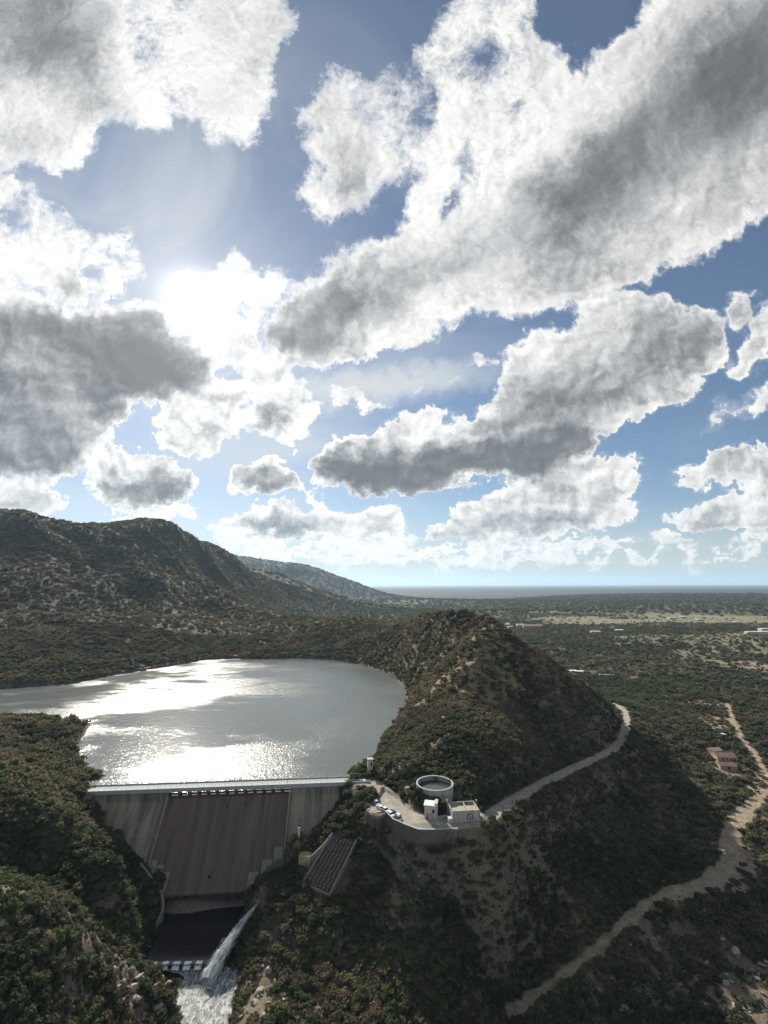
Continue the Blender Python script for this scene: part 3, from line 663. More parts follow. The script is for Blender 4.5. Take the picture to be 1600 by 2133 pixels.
woods_shade = np.maximum(woods_shade, .5 * (D_ > 480) * sstep(GZ, 54, 75) * (GA < -.05))
pale = np.where(D_ > 600, pale, 0); green = np.where((D_ > 330) & (GZ < 60), green, 0)

def ground_material():
    m = bpy.data.materials.new('hillside_ground'); m.use_nodes = True; nt = m.node_tree; g = N(nt)
    bs = nt.nodes['Principled BSDF']; geo = nt.nodes.new('ShaderNodeNewGeometry'); P = geo.outputs['Position']
    def at(n):
        a = nt.nodes.new('ShaderNodeAttribute'); a.attribute_name = n; return a.outputs['Fac']
    big = g.noise(P, .02, 5, .6); mid = g.noise(P, .22, 5, .65); fine = g.noise(P, 1.6, 4, .7)
    scrub = g.mix(g.mr(mid, .35, .65), (.050, .050, .034), (.095, .086, .056))
    soil = g.mix(g.mr(g.mad(g.noise(P, .7, 6, .75), .6, g.mul(fine, .4)), .38, .62), (.050, .046, .034), (.145, .120, .090))
    col = g.mix(g.mr(g.mad(g.sub(big, .5), .9, mid), .42, .72), scrub, soil)
    dry = g.mix(g.mr(fine, .3, .7), (.13, .10, .060), (.24, .19, .115))
    col = g.mix(g.mul(at('grass'), g.mr(mid, .25, .6)), col, dry)
    rockc = g.mix(g.mr(fine, .35, .65), (.075, .062, .052), (.22, .19, .155))
    rockc = g.mix(g.mr(mid, .4, .7), rockc, (.13, .085, .065))
    col = g.mix(g.mul(at('rock'), g.mr(fine, .25, .55)), col, rockc)
    # plain
    vo = g.vor(g.v('MULTIPLY', P, (1, 1, 0)), .045)
    tree = g.mr(vo, .30, .5)
    fieldc = g.mix(g.mr(g.noise(P, .006, 4, .6), .35, .65), (.055, .060, .028), (.13, .115, .062))
    plain = g.mix(tree, (.020, .026, .014), (.045, .052, .026))
    far = at('far'); col = g.mix(far, col, plain)
    col = g.mix(g.mul(at('field'), .8), col, g.mix(tree, (.03, .036, .02), fieldc))
    col = g.mix(g.mul(at('green'), .9), col, g.mix(g.mr(vo, .2, .42), (.026, .034, .016), (.085, .098, .040)))
    col = g.mix(at('pale'), col, g.mix(g.mr(vo, .16, .30), (.045, .05, .026), (.17, .165, .10)))  # dry fields, plus the painted sunlit strip
    col = g.mix(g.mul(at('woods_shade'), .9), col, (.020, .026, .018))  # forest, plus cloud shade put into the colour
    dirtc = g.mix(g.mr(g.noise(P, .5, 6, .7), .3, .7), (.20, .155, .105), (.36, .30, .22))
    col = g.mix(at('dirt'), col, dirtc)
    col = g.mix(at('paved'), col, g.mix(g.mr(g.noise(P, .35, 6, .7), .3, .7), (.20, .18, .15), (.36, .33, .285)))
    g.put(bs.inputs['Base Color'], col); bs.inputs['Roughness'].default_value = .95; bs.inputs['Specular IOR Level'].default_value = .15
    bmp = nt.nodes.new('ShaderNodeBump'); bmp.inputs['Strength'].default_value = .9; bmp.inputs['Distance'].default_value = .7
    g.l.new(g.mad(g.noise(P, 3.0, 4, .7), .4, mid), bmp.inputs['Height']); g.l.new(bmp.outputs[0], bs.inputs['Normal'])
    return m
GMAT = ground_material()
def grid_object(name, facemask):
    F = np.nonzero(facemask.ravel())[0]; j, i = np.divmod(F, NA - 1)
    q = np.stack([j * NA + i, j * NA + i + 1, (j + 1) * NA + i + 1, (j + 1) * NA + i], 1)
    used, inv = np.unique(q.ravel(), return_inverse=True); nv = len(used); nf = len(F)
    me = bpy.data.meshes.new(name); me.vertices.add(nv)
    co = np.stack([GX.ravel()[used], GY.ravel()[used], GZ.ravel()[used]], 1).astype(np.float32)
    me.vertices.foreach_set('co', co.ravel()); me.loops.add(nf * 4); me.loops.foreach_set('vertex_index', inv.astype(np.int32))
    me.polygons.add(nf); me.polygons.foreach_set('loop_start', np.arange(0, nf * 4, 4, dtype=np.int32)); me.polygons.foreach_set('loop_total', np.full(nf, 4, np.int32))
    me.polygons.foreach_set('use_smooth', np.ones(nf, bool)); me.update(calc_edges=True)
    for nm, A in (('grass', grass), ('rock', rock), ('dirt', np.maximum(dirt, np.maximum(track_m, road_m))), ('paved', road_m), ('field', field), ('pale', pale), ('green', green), ('woods_shade', woods_shade), ('far', sstep(D_, 700, 1500) * (1 - sstep(GZ, 30, 60)))):
        at = me.attributes.new(nm, 'FLOAT', 'POINT'); at.data.foreach_set('value', A.ravel()[used].astype(np.float32))
    me.materials.append(GMAT); o = bpy.data.objects.new(name, me); C.objects.link(o); o['kind'] = 'structure'; return o
fx = GX[:-1, :-1]; fy = GY[:-1, :-1]; fz = GZ[:-1, :-1]; fr = D_[:-1, :-1]; fa = GA[:-1, :-1]
mount = (fr > 420) & (fa < -.02) & (fz > 52) & ((fa < -.28) | (fr > 900))
ridge = (~mount) & (fr < 760) & (fr > 225) & (fx > -70) & (fz > 40) & (fa > -.13)
gorge = (~mount) & (~ridge) & (fr < 330) & (fx < 75)
grid_object('mountain', mount); grid_object('hill', ridge); grid_object('gorge_slope', gorge); grid_object('ground', ~(mount | ridge | gorge))
# ================================================================ water
def mesh_obj(name, co, faces, m=None, parent=None, smooth=False):
    me = bpy.data.meshes.new(name); me.from_pydata([tuple(map(float, p)) for p in co], [], faces); me.validate()
    if smooth:
        for p in me.polygons: p.use_smooth = True
    if m: me.materials.append(m)
    o = bpy.data.objects.new(name, me); C.objects.link(o)
    if parent is not None: o.parent = parent
    return o
def water_material(name, base, ior, rough, amp1, amp2, r0=.05):
    m = bpy.data.materials.new(name); m.use_nodes = True; nt = m.node_tree; g = N(nt)
    bs = nt.nodes['Principled BSDF']; geo = nt.nodes.new('ShaderNodeNewGeometry'); P = geo.outputs['Position']
    bs.inputs['Base Color'].default_value = base + (1,); bs.inputs['IOR'].default_value = ior
    # patches of breeze: some water ruffled, some slick
    q = g.v('MULTIPLY', P, (.55, 1.0, 1.0)); wp = g.noise(q, .014, 6, .62, .25)
    ruf = g.mr(wp, .44, .58); g.put(bs.inputs['Roughness'], g.mad(ruf, rough, r0))
    h = g.mad(g.noise(P, .9, 3, .6), amp1, g.mul(g.noise(P, .22, 3, .55), amp2))
    b = nt.nodes.new('ShaderNodeBump'); b.inputs['Distance'].default_value = 1.0
    g.put(b.inputs['Strength'], g.mad(ruf, .55, .45)); g.l.new(h, b.inputs['Height']); g.l.new(b.outputs[0], bs.inputs['Normal'])
    return m
lake_m = water_material('lake_water', (.095, .105, .100), 1.36, .12, .24, .26, .12); lake_m.node_tree.nodes['Principled BSDF'].inputs['Specular IOR Level'].default_value = .30
import bmesh
def fan(name, pts, z, m):
    bm = bmesh.new(); vs = [bm.verts.new((float(p[0]), float(p[1]), z if z is not None else float(p[2]))) for p in pts]
    bmesh.ops.triangulate(bm, faces=[bm.faces.new(vs)]); bmesh.ops.recalc_face_normals(bm, faces=bm.faces)
    me = bpy.data.meshes.new(name); bm.to_mesh(me); bm.free()
    if me.polygons[0].normal.z < 0: me.flip_normals()
    me.materials.append(m); o = bpy.data.objects.new(name, me); C.objects.link(o); return o
def offset_poly(P, d):
    P = [np.array(p[:2], float) for p in P]; n = len(P); out = []
    area = sum(P[i][0] * P[(i + 1) % n][1] - P[(i + 1) % n][0] * P[i][1] for i in range(n)); sg = 1 if area > 0 else -1
    for i in range(n):
        e = P[(i + 1) % n] - P[i - 1]; e /= max(np.linalg.norm(e), 1e-9); out.append(P[i] + np.array([e[1], -e[0]]) * d * sg)
    return out
LK2 = []
for p, q in zip(LAKE, offset_poly(LAKE, 9)):
    t = (np.array(p) - DA) @ DN; LK2.append(np.array(dm((np.array(p) - DA) @ DE, -3.6, 0)[:2]) if (t > -7.5) else q)
tag(fan('lake', LK2, LAKE_Z, lake_m), 'broad grey reservoir lake lying behind the dam', None, None, 'structure')
pool_m = water_material('pool_water', (.018, .016, .020), 1.4, .08, .05, .06)
tag(fan('stilling_pool', offset_poly([p[:2] for p in POOL[:5]] + [p[:2] for p in POOL[6:]], 1.5), 20.0, pool_m), 'still dark pool of water at the foot of the dam', None, None, 'structure')
def foam_material():
    m = bpy.data.materials.new('white_water'); m.use_nodes = True; nt = m.node_tree; g = N(nt)
    bs = nt.nodes['Principled BSDF']; geo = nt.nodes.new('ShaderNodeNewGeometry'); P = geo.outputs['Position']
    Ps = g.v('MULTIPLY', P, (1.5, .55, 1.0)); a = g.noise(Ps, .8, 6, .68, 1.0); b_ = g.noise(Ps, 3.6, 4, .7)
    f = g.mr(g.mad(b_, .55, a), .66, 1.02)
    g.put(bs.inputs['Base Color'], g.mix(f, (.075, .095, .085), (.66, .68, .66))); g.put(bs.inputs['Roughness'], g.mr(f, 0, 1, .15, .7))
    bp = nt.nodes.new('ShaderNodeBump'); bp.inputs['Distance'].default_value = .5; bp.inputs['Strength'].default_value = .9
    g.l.new(g.mad(b_, .4, a), bp.inputs['Height']); g.l.new(bp.outputs[0], bs.inputs['Normal']); return m
foam_m = foam_material()
def strip_water(name, L, Rr, n, m, extra):
    L = L + [np.array(extra[0])]; Rr = Rr + [np.array(extra[1])]; rows = []; K = 40
    tl = np.linspace(0, len(L) - 1, K * 3)
    for t in tl:
        i = min(int(t), len(L) - 2); f = t - i; a = L[i] * (1 - f) + L[i + 1] * f; b = Rr[i] * (1 - f) + Rr[i + 1] * f
        e = (b - a) / np.linalg.norm(b - a); a = a - e * 1.2; b = b + e * 1.2
        rows.append([a * (1 - k / n) + b * k / n for k in range(n + 1)])
    co = np.array(rows).reshape(-1, 3); co[:, 2] += fbm(co[:, 0], co[:, 1], 2.2, 3, 91) * .35
    fs = [(r * (n + 1) + k, r * (n + 1) + k + 1, (r + 1) * (n + 1) + k + 1, (r + 1) * (n + 1) + k) for r in range(len(tl) - 1) for k in range(n)]
    return mesh_obj(name, co, fs, m, None, True)
tag(strip_water('river', RIVER_L, RIVER_R, 26, foam_m, [(-54, 122, 14.5), (-38, 122, 14.5)]), 'foaming white river rushing out of the gorge', None, None, 'structure')

# ================================================================ the dam
conc = mat('weathered_concrete', (.165, .150, .115), bump=.05, scale=.35, vary=.22, stain=(.085, .078, .060))
conc_dark = mat('stained_spillway_concrete', (.082, .064, .055), bump=.06, scale=.3, vary=.25, stain=(.045, .036, .033))
conc_pale = mat('pale_concrete', (.34, .36, .35), vary=.12, scale=.6)
conc_mid = mat('grey_concrete', (.21, .195, .155), vary=.2, scale=.8, stain=(.12, .11, .09))
steel = mat('painted_steel', (.34, .36, .36), rough=.5, vary=.05)
dam = empty('dam', dm(DL / 2, 0, 52)); bpy.context.view_layer.update()
tag(dam, 'tall concrete gravity dam with dark spillway face and pale crest road', 'dam')
dam_in = dam.matrix_world.inverted()
def own(o, root):
    o.parent = root; o.matrix_parent_inverse = root.matrix_world.inverted(); return o
def lined_concrete(name, col, stain, tone=1.0):
    """concrete with pour lines and vertical joints every few metres, streaked by seepage"""
    m = bpy.data.materials.new(name); m.use_nodes = True; nt = m.node_tree; g = N(nt)
    bs = nt.nodes['Principled BSDF']; geo = nt.nodes.new('ShaderNodeNewGeometry'); P = geo.outputs['Position']
    s_ = g.v('DOT_PRODUCT', g.v('SUBTRACT', P, (float(DA[0]), float(DA[1]), 0)), (float(DE[0]), float(DE[1]), 0)); _, _, z = g.sep(P)
    sv = g.comb(s_, 0.0, g.mul(z, .10)); streak = g.noise(sv, .32, 6, .66); streak2 = g.noise(g.comb(s_, 3.0, g.mul(z, .04)), 1.9, 4, .7)
    blotch = g.noise(P, .11, 5, .62)
    c = g.mix(g.mr(streak, .36, .66), tuple(x * 1.25 for x in col), stain)
    c = g.mix(g.mul(g.mr(streak2, .58, .78), .5), c, tuple(x * .45 for x in col))
    c = g.mix(g.mul(g.mr(blotch, .45, .7), .55), c, tuple(x * y for x, y in zip(col, (1.35, .95, .95))))
    lift = g.m('PINGPONG', z, .9); jt = g.m('PINGPONG', s_, 4.33)
    ln = g.mx(g.mr(lift, .0, .07, 1, 0), g.mr(jt, .0, .09, 1, 0))
    c = g.mix(g.mul(ln, .5), c, tuple(x * .5 for x in col))
    g.put(bs.inputs['Base Color'], c); bs.inputs['Roughness'].default_value = .9; bs.inputs['Specular IOR Level'].default_value = .2
    b = nt.nodes.new('ShaderNodeBump'); b.inputs['Distance'].default_value = .08; g.l.new(g.sub(g.noise(P, 2.5, 5, .7), g.mul(ln, .5)), b.inputs['Height']); g.l.new(b.outputs[0], bs.inputs['Normal'])
    return m
wing_m = lined_concrete('wing_wall_concrete', (.225, .205, .155), (.105, .097, .072))
spill_m = lined_concrete('spillway_concrete', (.118, .094, .076), (.078, .070, .054))
WF = [(0, 54.7), (0, 50.6), (1.0, 49.8)] + [(t - .9, z) for t, z in FACE[3:]] + [(25.8, 15)]
for (a, b, lab) in ((-4, SP0 - .45, 'left wing wall, part hidden by the hillside'), (SP1 + .45, DL + 3, 'right wing wall with a pale post at its foot')):
    o = own(MB().sweep([(-6, 54.7)] + WF + [(-6, 15)], a, b, dm).build('wing_wall', wing_m), dam)
o = own(MB().sweep([(-6, 51.0), (-3, 51.7)] + FACE + [(26.7, 25.1), (23.0, 24.6), (23.0, 15), (-6, 15)], SP0 - .45, SP1 + .45, dm).build('spillway_face', spill_m), dam)
own(MB().add([dm(s, t, z) for s, t, z in [(SP0+9,23,21.6),(SP0+14,23,23.4),(SP0+22,23,22.8),(SP0+30,23,21.2),(SP1-12,23,20.6),(SP0+9,26.5,20.6),(SP0+14,27.5,21.4),(SP0+21,27.8,21.0),(SP0+29,26.6,20.5),(SP1-12,25.5,20.3),(SP0+8,28,18),(SP0+14,30,18),(SP0+22,30,18),(SP0+30,28,18),(SP1-12,27,18)]], [(0,5,6,1),(1,6,7,2),(2,7,8,3),(3,8,9,4),(5,10,11,6),(6,11,12,7),(7,12,13,8),(8,13,14,9)]).build('toe_ledge', mat('pinkish_toe_rock', (.17, .125, .115), vary=.3, scale=.9, bump=.2)), dam)
for a in (SP0 - .45, SP1 - .35):
    pr = FACE[1:]; own(MB().sweep([(t, z + 1.5) for t, z in pr] + [(t - .5, z - 1) for t, z in pr[::-1]], a, a + .8, dm).build('training_wall', conc_mid), dam)
# stepped blocks either side of the lip
def block(s0, s1, t0, t1, up, m=conc_mid):
    ts = np.linspace(t0, t1, 6); top = [(t, face_z(t) + up + .8 * k / 5) for k, t in enumerate(ts)]
    own(MB().sweep(top + [(t1 + .3, face_z(t1) - 6), (t0, face_z(t0) - 2)], s0, s1, dm).build('stepped_block', m), dam)
block(SP0 + .5, SP0 + 3.2, 17.4, 22.5, 1.1); block(SP0 + 3.6, SP0 + 6.2, 18.6, 24.6, .9); block(SP0 + 6.8, SP0 + 9.6, 20.4, 26.6, .7)
block(SP1 - 4.4, SP1 - .5, 15.5, 20.2, 1.1); block(SP1 - 9.0, SP1 - 4.9, 18.6, 22.6, .9); block(SP1 - 14.0, SP1 - 9.9, 21.6, 27.6, .8)
NP = 13; pitch = (SP1 - SP0) / NP
for k in range(1, NP):
    s_ = SP0 + k * pitch
    own(MB().sweep([(-5.6, 54.7), (-.3, 54.7), (-.3, 53.9), (-1.4, 51.4), (-5.6, 51.2)], s_ - .3, s_ + .3, dm).build('pier', conc_mid), dam)
deck = own(MB().box(-5, DL + 3.5, -6.4, .35, 54.72, 55.45, dm).build('crest_road', conc_pale), dam)
own(MB().box(-5, DL + 3.5, .35, .62, 54.3, 56.05, dm).build('parapet', conc_pale), dam)
own(MB().box(-5, DL + 3.5, -6.7, -6.42, 54.6, 56.0, dm).build('parapet', conc_pale), dam)
for t in (.49, -6.56):
    r_ = MB()
    for k in range(int(DL / 2.5) + 1): r_.box(k * 2.5 - .04, k * 2.5 + .04, t - .04, t + .04, 56.0, 57.0, dm)
    r_.box(0, DL, t - .03, t + .03, 56.95, 57.03, dm); r_.box(0, DL, t - .02, t + .02, 56.5, 56.55, dm)
    own(r_.build('railing', steel), dam)
for s_, z in ((64, 49.5), (68.3, 49.2), (72.6, 49.4)):
    own(MB().sweep([(2.0, z + .2), (2.6, z - .4), (4.2, z - 2.6), (3.6, z - 2.2)], s_, s_ + .35, dm).build('seepage_slot', mat('dark_opening', (.02, .018, .016), vary=.1)), dam)
# drain opening with a stain low on the face
own(MB().tube([dm(62.3, 21.5, face_z(21.5) + .05), dm(62.3, 22.3, face_z(21.5) + .12)], .45, 12).build('drain_outlet', mat('dark_opening', (.02, .018, .016))), dam)
for i, (px, lab) in enumerate([(330, 'leftmost'), (431, 'second'), (595, 'third'), (676, 'fourth')]):
    s_ = (pz(px, 1640, 55.5)[:2] - DA) @ DE
    lr = empty('lamp_post', dm(s_, -6.3 if i % 2 else .5, 55.45)); x0, y0, _ = lr.location; z0 = 55.45
    MB().tube([(0, 0, 0), (0, 0, 5.6)], [.09, .06], 6).build('pole', steel, lr); MB().tube([(0, 0, 5.6), (0, 0.8 if not i % 2 else -.8, 5.9)], .05, 6).build('arm', steel, lr)
    MB().box(-.15, .15, -.35, .35, 5.82, 5.95).build('lamp_head', steel, lr)
    tag(lr, {'leftmost': 'thin lamp post at the left end of the spillway bridge', 'second': 'thin lamp post on the left half of the spillway bridge', 'third': 'thin lamp post at the right end of the spillway bridge', 'fourth': 'thin lamp post over the right wing wall of the dam'}[lab], 'lamp post', 'lamp posts on the dam crest')

def ground_pts(pts, up):
    """pixels + height -> top line of a wall"""
    return [pz(*p) + np.array([0, 0, up]) for p in pts]
o = MB().wall([pz(*a) for a in [(290,1795,35.2),(303,1812,33),(318,1833,30.5),(330,1850,28.4),(336,1868,26.8),(337,1885,24.8),(331,1905,22.8),(322,1922,21.6)]], 5, .7).build('coping_wall', conc_mid)
tag(o, 'low pale coping wall snaking down rock beside the left foot of the dam', 'wall')
o = MB().wall([pz(*a) for a in [(590,1783,36.8),(572,1792,35.5),(555,1804,33.8),(542,1820,32),(534,1840,30.2),(530,1862,28.5),(528,1880,27.5)]], 6.5, .6).build('curved_wall', mat('mossy_concrete', (.10, .115, .085), stain=(.06, .075, .05)))
tag(o, 'curved dark green retaining wall beside the right foot of the dam', 'wall')

# outlet house, jet of water
vh = empty('outlet_house', pz(543, 1882, 26.5)); rockc = mat('ochre_masonry', (.26, .20, .12), bump=.1)
MB().box(-2.0, 1.6, -1.4, 1.6, -4, 1.5).build('wall', rockc, vh, bevel=.12); MB().box(-1.6, 1.0, -1.0, 1.2, 1.5, 1.75).build('roof', conc_mid, vh)
MB().tube([(-1.4, -1.3, .4), (-2.2, -2.0, .45)], .55, 12).build('outlet_pipe', mat('rusty_steel', (.12, .07, .05)), vh)
tag(vh, 'small ochre outlet block where the water jet leaves the rock', 'outlet')
def jet_mesh():
    a = pz(532, 1884, 27.2); b = pz(424, 2046, 17.9); vs = []; fs = []; n = 46; m = 22
    ax = (b - a)[:2]
    for i in range(n):
        f = i / (n - 1); p = np.array([a[0] + ax[0] * f, a[1] + ax[1] * f, a[2] + (b[2] - a[2]) * (.25 * f + .75 * f * f)])
        r = .35 + 2.1 * f ** 1.15
        for k in range(m):
            th = 2 * PI * k / m; w = 1 + .35 * float(pnoise(np.array([k * .9 + i * .05]), np.array([i * .22]), 5)[0]) + .15 * random.uniform(-1, 1)
            d = np.array([-ax[1], ax[0]]) / np.linalg.norm(ax)
            vs.append((p[0] + d[0] * math.cos(th) * r * w, p[1] + d[1] * math.cos(th) * r * w, p[2] + math.sin(th) * r * w * (.75)))
    for i in range(n - 1):
        for k in range(m): fs.append((i * m + k, i * m + (k + 1) % m, (i + 1) * m + (k + 1) % m, (i + 1) * m + k))
    # torn droplets and threads around the core
    for q in range(5200):
        f = random.random() ** .7; r = (.35 + 2.1 * f ** 1.15) * random.uniform(.7, 1.0 + .9 * random.random() ** 3); th = random.uniform(0, 2 * PI)
        p = np.array([a[0] + ax[0] * f, a[1] + ax[1] * f, a[2] + (b[2] - a[2]) * (.25 * f + .75 * f * f)]); d = np.array([-ax[1], ax[0]]) / np.linalg.norm(ax)
        c = p + np.array([d[0] * math.cos(th) * r, d[1] * math.cos(th) * r, math.sin(th) * r * .75]); L_ = random.uniform(.3, 1.3); u = np.array([ax[0], ax[1], -8 * (.3 + f)]); u = u / np.linalg.norm(u) * L_
        w_ = random.uniform(.02, .07); e = np.array([d[0], d[1], 0]) * w_; z_ = np.array([0, 0, w_]); k = len(vs)
        vs += [c - u, c + e, c + z_, c - e, c - z_, c + u]; fs += [(k, k+1, k+2), (k, k+2, k+3), (k, k+3, k+4), (k, k+4, k+1), (k+5, k+2, k+1), (k+5, k+3, k+2), (k+5, k+4, k+3), (k+5, k+1, k+4)]
    return vs, fs
def jet_material():
    m = bpy.data.materials.new('spray'); m.use_nodes = True; nt = m.node_tree; g = N(nt); nt.nodes.remove(nt.nodes['Principled BSDF'])
    geo = nt.nodes.new('ShaderNodeNewGeometry'); P = geo.outputs['Position']; a = np.array(pz(532, 1884, 27.2)); b = np.array(pz(424, 2046, 17.9)); d = (b - a) / np.linalg.norm(b - a)
    al = g.v('DOT_PRODUCT', g.v('SUBTRACT', P, tuple(map(float, a))), tuple(map(float, d)))
    st = g.noise(g.v('SUBTRACT', P, g.v('SCALE', tuple(map(float, d)), scale=g.mul(al, .85))), 1.7, 5, .7)
    df = nt.nodes.new('ShaderNodeBsdfDiffuse'); df.inputs[0].default_value = (.84, .88, .88, 1); tr = nt.nodes.new('ShaderNodeBsdfTranslucent'); tr.inputs[0].default_value = (.84, .88, .88, 1)
    mx = nt.nodes.new('ShaderNodeMixShader'); mx.inputs[0].default_value = .45; g.l.new(df.outputs[0], mx.inputs[1]); g.l.new(tr.outputs[0], mx.inputs[2])
    tp = nt.nodes.new('ShaderNodeBsdfTransparent'); m2 = nt.nodes.new('ShaderNodeMixShader')
    g.put(m2.inputs[0], g.mr(st, .36, .60, .10, .88)); g.l.new(tp.outputs[0], m2.inputs[1]); g.l.new(mx.outputs[0], m2.inputs[2])
    g.l.new(m2.outputs[0], nt.nodes['Material Output'].inputs[0]); return m
jv, jf = jet_mesh(); tag(mesh_obj('water_jet', jv, jf, jet_material(), None, True), 'white jet of water arching from the outlet into the river', 'water jet')
# weir with five notches of falling white water
wr = empty('weir', pz(375, 2005, 19)); wr_in = wr.location.copy()
a_, b_ = pz(306, 2004, 20.2), pz(446, 2002, 20.2); e_ = (b_ - a_)[:2]; Lw = float(np.linalg.norm(e_)); e_ = e_ / Lw; n_ = np.array([e_[1], -e_[0]])
def wm(s, t, z): return (a_[0] + e_[0] * s + n_[0] * t - wr_in[0], a_[1] + e_[1] * s + n_[1] * t - wr_in[1], z - wr_in[2])
MB().box(-1, Lw + 1, -.5, .6, 15, 19.95, wm).build('sill', conc_dark, wr)
for k in range(7):
    s0 = k * Lw / 6 - .35
    MB().box(s0, s0 + .8, -.4, .75, 19.97, 20.35, wm).build('block', conc_mid, wr)
for k in range(5):
    s0 = .8 + k * Lw / 6; s1 = s0 + Lw / 6 - 1.5
    ws = MB(); nn = 8
    prof = [(-.7, 20.04), (.2, 20.1), (.6, 19.95), (.9, 19.6), (1.2, 19.2), (1.6, 18.9)]
    vs = [wm(s0 + (s1 - s0) * i / nn + random.uniform(-.05, .05), t + random.uniform(-.2, .25), z + random.uniform(-.05, .12)) for i in range(nn + 1) for t, z in prof]
    ws.add(vs, [(i * 6 + j, (i + 1) * 6 + j, (i + 1) * 6 + j + 1, i * 6 + j + 1) for i in range(nn) for j in range(5)])
    ws.build('falling_water', mat('bright_foam', (.85, .88, .86), vary=.15, scale=2.5, bump=.2), wr, smooth=True)
tag(wr, 'low notched weir with five white spills below the dark pool', 'weir')

# stepped chute of ribs right of the dam
ch = empty('stepped_chute', pz(680, 1800, 37)); q0 = np.array(ch.location)
TLc, TRc, BRc, BLc = pz(690,1734,45.2) , pz(741,1746,44.8), pz(684,1862,30.8), pz(627,1836,33)
def cm(u, v, h):
    h = h - .9; p = (TLc * (1 - u) + TRc * u) * (1 - v) + (BLc * (1 - u) + BRc * u) * v
    return tuple(p + np.array([0, -h * .35, h]) - q0)
def cbox(mb, u0, u1, v0, v1, h0, h1):
    mb.add([cm(u, v, h) for h in (h0, h1) for v in (v0, v1) for u in (u0, u1)], [(0,2,3,1),(4,5,7,6),(0,1,5,4),(2,6,7,3),(0,4,6,2),(1,3,7,5)]); return mb
rib = mat('brown_ribbed_stone', (.145, .120, .098), vary=.45, scale=1.5, bump=.15); bedm = mat('dark_chute_bed', (.075, .060, .052), vary=.3, bump=.1); rimm = mat('pale_rim_concrete', (.20, .185, .16), vary=.15)
cbox(MB(), 0, 1, 0, 1, -6, 0).build('bed', bedm, ch)
cbox(MB(), -.02, .03, 0, 1.0, -6, .9).build('side_wall', rimm, ch); cbox(MB(), .97, 1.02, .02, 1.0, -6, .9).build('side_wall', rimm, ch); cbox(MB(), -.02, 1.02, 1.0, 1.03, -6, 1.0).build('end_wall', rimm, ch)
for k in range(6):
    mb = MB(); u = .13 + k * .135
    for j in range(16):
        v = .04 + j * .058 + .012 * (k % 3); cbox(mb, u + .012 * math.sin(j * 1.7), u + .055 + .012 * math.sin(j * 1.7), v, v + .040, .01, random.choice((.2, .35, .5, .6)))
    mb.build('rib', rib, ch)
tag(ch, 'walled chute of rough stone ribs running down the slope right of the dam', 'chute')
wl = MB().wall([pz(*a) for a in [(646,1782,39),(672,1757,42.5),(690,1733,45.6)]], 3, .5).build('boundary_wall', rimm); tag(wl, 'short thin wall climbing to the top left of the ribbed chute', 'wall')
pad = pz(634, 1778, 38.6); o = MB().box(pad[0] - 2.6, pad[0] + 2.4, pad[1] - 2, pad[1] + 2, pad[2] - 4, pad[2]).build('platform', mat('ochre_concrete', (.34, .27, .16)), bevel=.05); tag(o, 'ochre concrete platform between the dam wing and the ribbed chute', 'platform')
vp = empty('vent_post', pz(620, 1748, 41)); MB().box(-.45, .45, -.4, .4, -3, 4.6).build('shaft', mat('whitewash', (.55, .54, .49), vary=.12), vp, bevel=.04)
MB().box(-.55, .55, -.5, .5, 4.6, 4.75).build('cap', conc_mid, vp); MB().tube([(0, -.1, 5.5), (0, .4, 5.5)], .5, 12).build('vent_mouth', mat('dark_opening', (.02, .018, .016)), vp)
tag(vp, 'slim white post with a dark top against the right dam wing', 'vent')
# stairs/path walls
for pts, lab in (([(767,1692,52.5),(750,1700,50.5),(745,1715,48.5),(741,1728,46.8),(756,1742,45),(775,1756,43)], 'pale winding footpath going down left of the parking terrace'),
                 ([(800,1703,50),(796,1716,48.2),(788,1728,46.5),(779,1735,45.5)], 'short pale footpath under the parking retaining wall')):
    P_ = [pz(*a) for a in pts]; fine_ = []
    for i in range(len(P_) - 1):
        for f in np.linspace(0, 1, 7)[:-1]: fine_.append(P_[i] * (1 - f) + P_[i + 1] * f)
    for p in fine_: p[2] = float(H(p[0], p[1])[0]) + .35
    o = MB().wall(fine_, 1.2, 1.0).build('footpath', mat('path_earth', (.30, .25, .19), vary=.25, scale=1.5)); tag(o, lab, None, None, 'structure')

# ================================================================ parking terrace
wallpts = [(801,1690,53.9),(809,1698,53.9),(818,1707,53.8),(830,1712,53.8),(843,1718,53.7),(856,1723,53.7),(869,1728,53.6),(890,1728.5,53.5),(912,1728,53.3),(935,1727,53.0),(960,1727,52.4),(985,1724,51.8)]
ter = empty('retaining_wall', pz(869, 1728, 53.6)); bpy.context.view_layer.update()
stone = mat('brown_stone_wall', (.115, .095, .08), vary=.3, scale=1.5, bump=.1)
own(MB().wall([pz(*a) for a in wallpts], 8, .6).build('masonry', stone), ter)
own(MB().wall([pz(*a) + np.array([0, 0, .22]) for a in wallpts], .21, .62).build('coping', conc_pale), ter)
tag(ter, 'curved stone retaining wall with pale coping under the parking terrace', 'wall')
lw = []
for a in [(803,1716,49),(815,1727,47.6),(830,1736,46.8),(848,1745,46),(868,1753,45.4)]: lw.append(pz(*a))
o = MB().wall(lw, 3.5, .6).build('terrace_ledge', mat('brown_ledge', (.17, .145, .12), vary=.25)); tag(o, 'low ledge wall running below the curved retaining wall', 'wall')
o = MB().wall([pz(*a) for a in [(764,1689,53.7),(772,1696,53.7),(785,1700,53.7),(800,1693,53.8)]], 1.2, .35).build('parapet_wall', conc_mid); tag(o, 'low parapet wall round the left corner of the parking', 'wall')

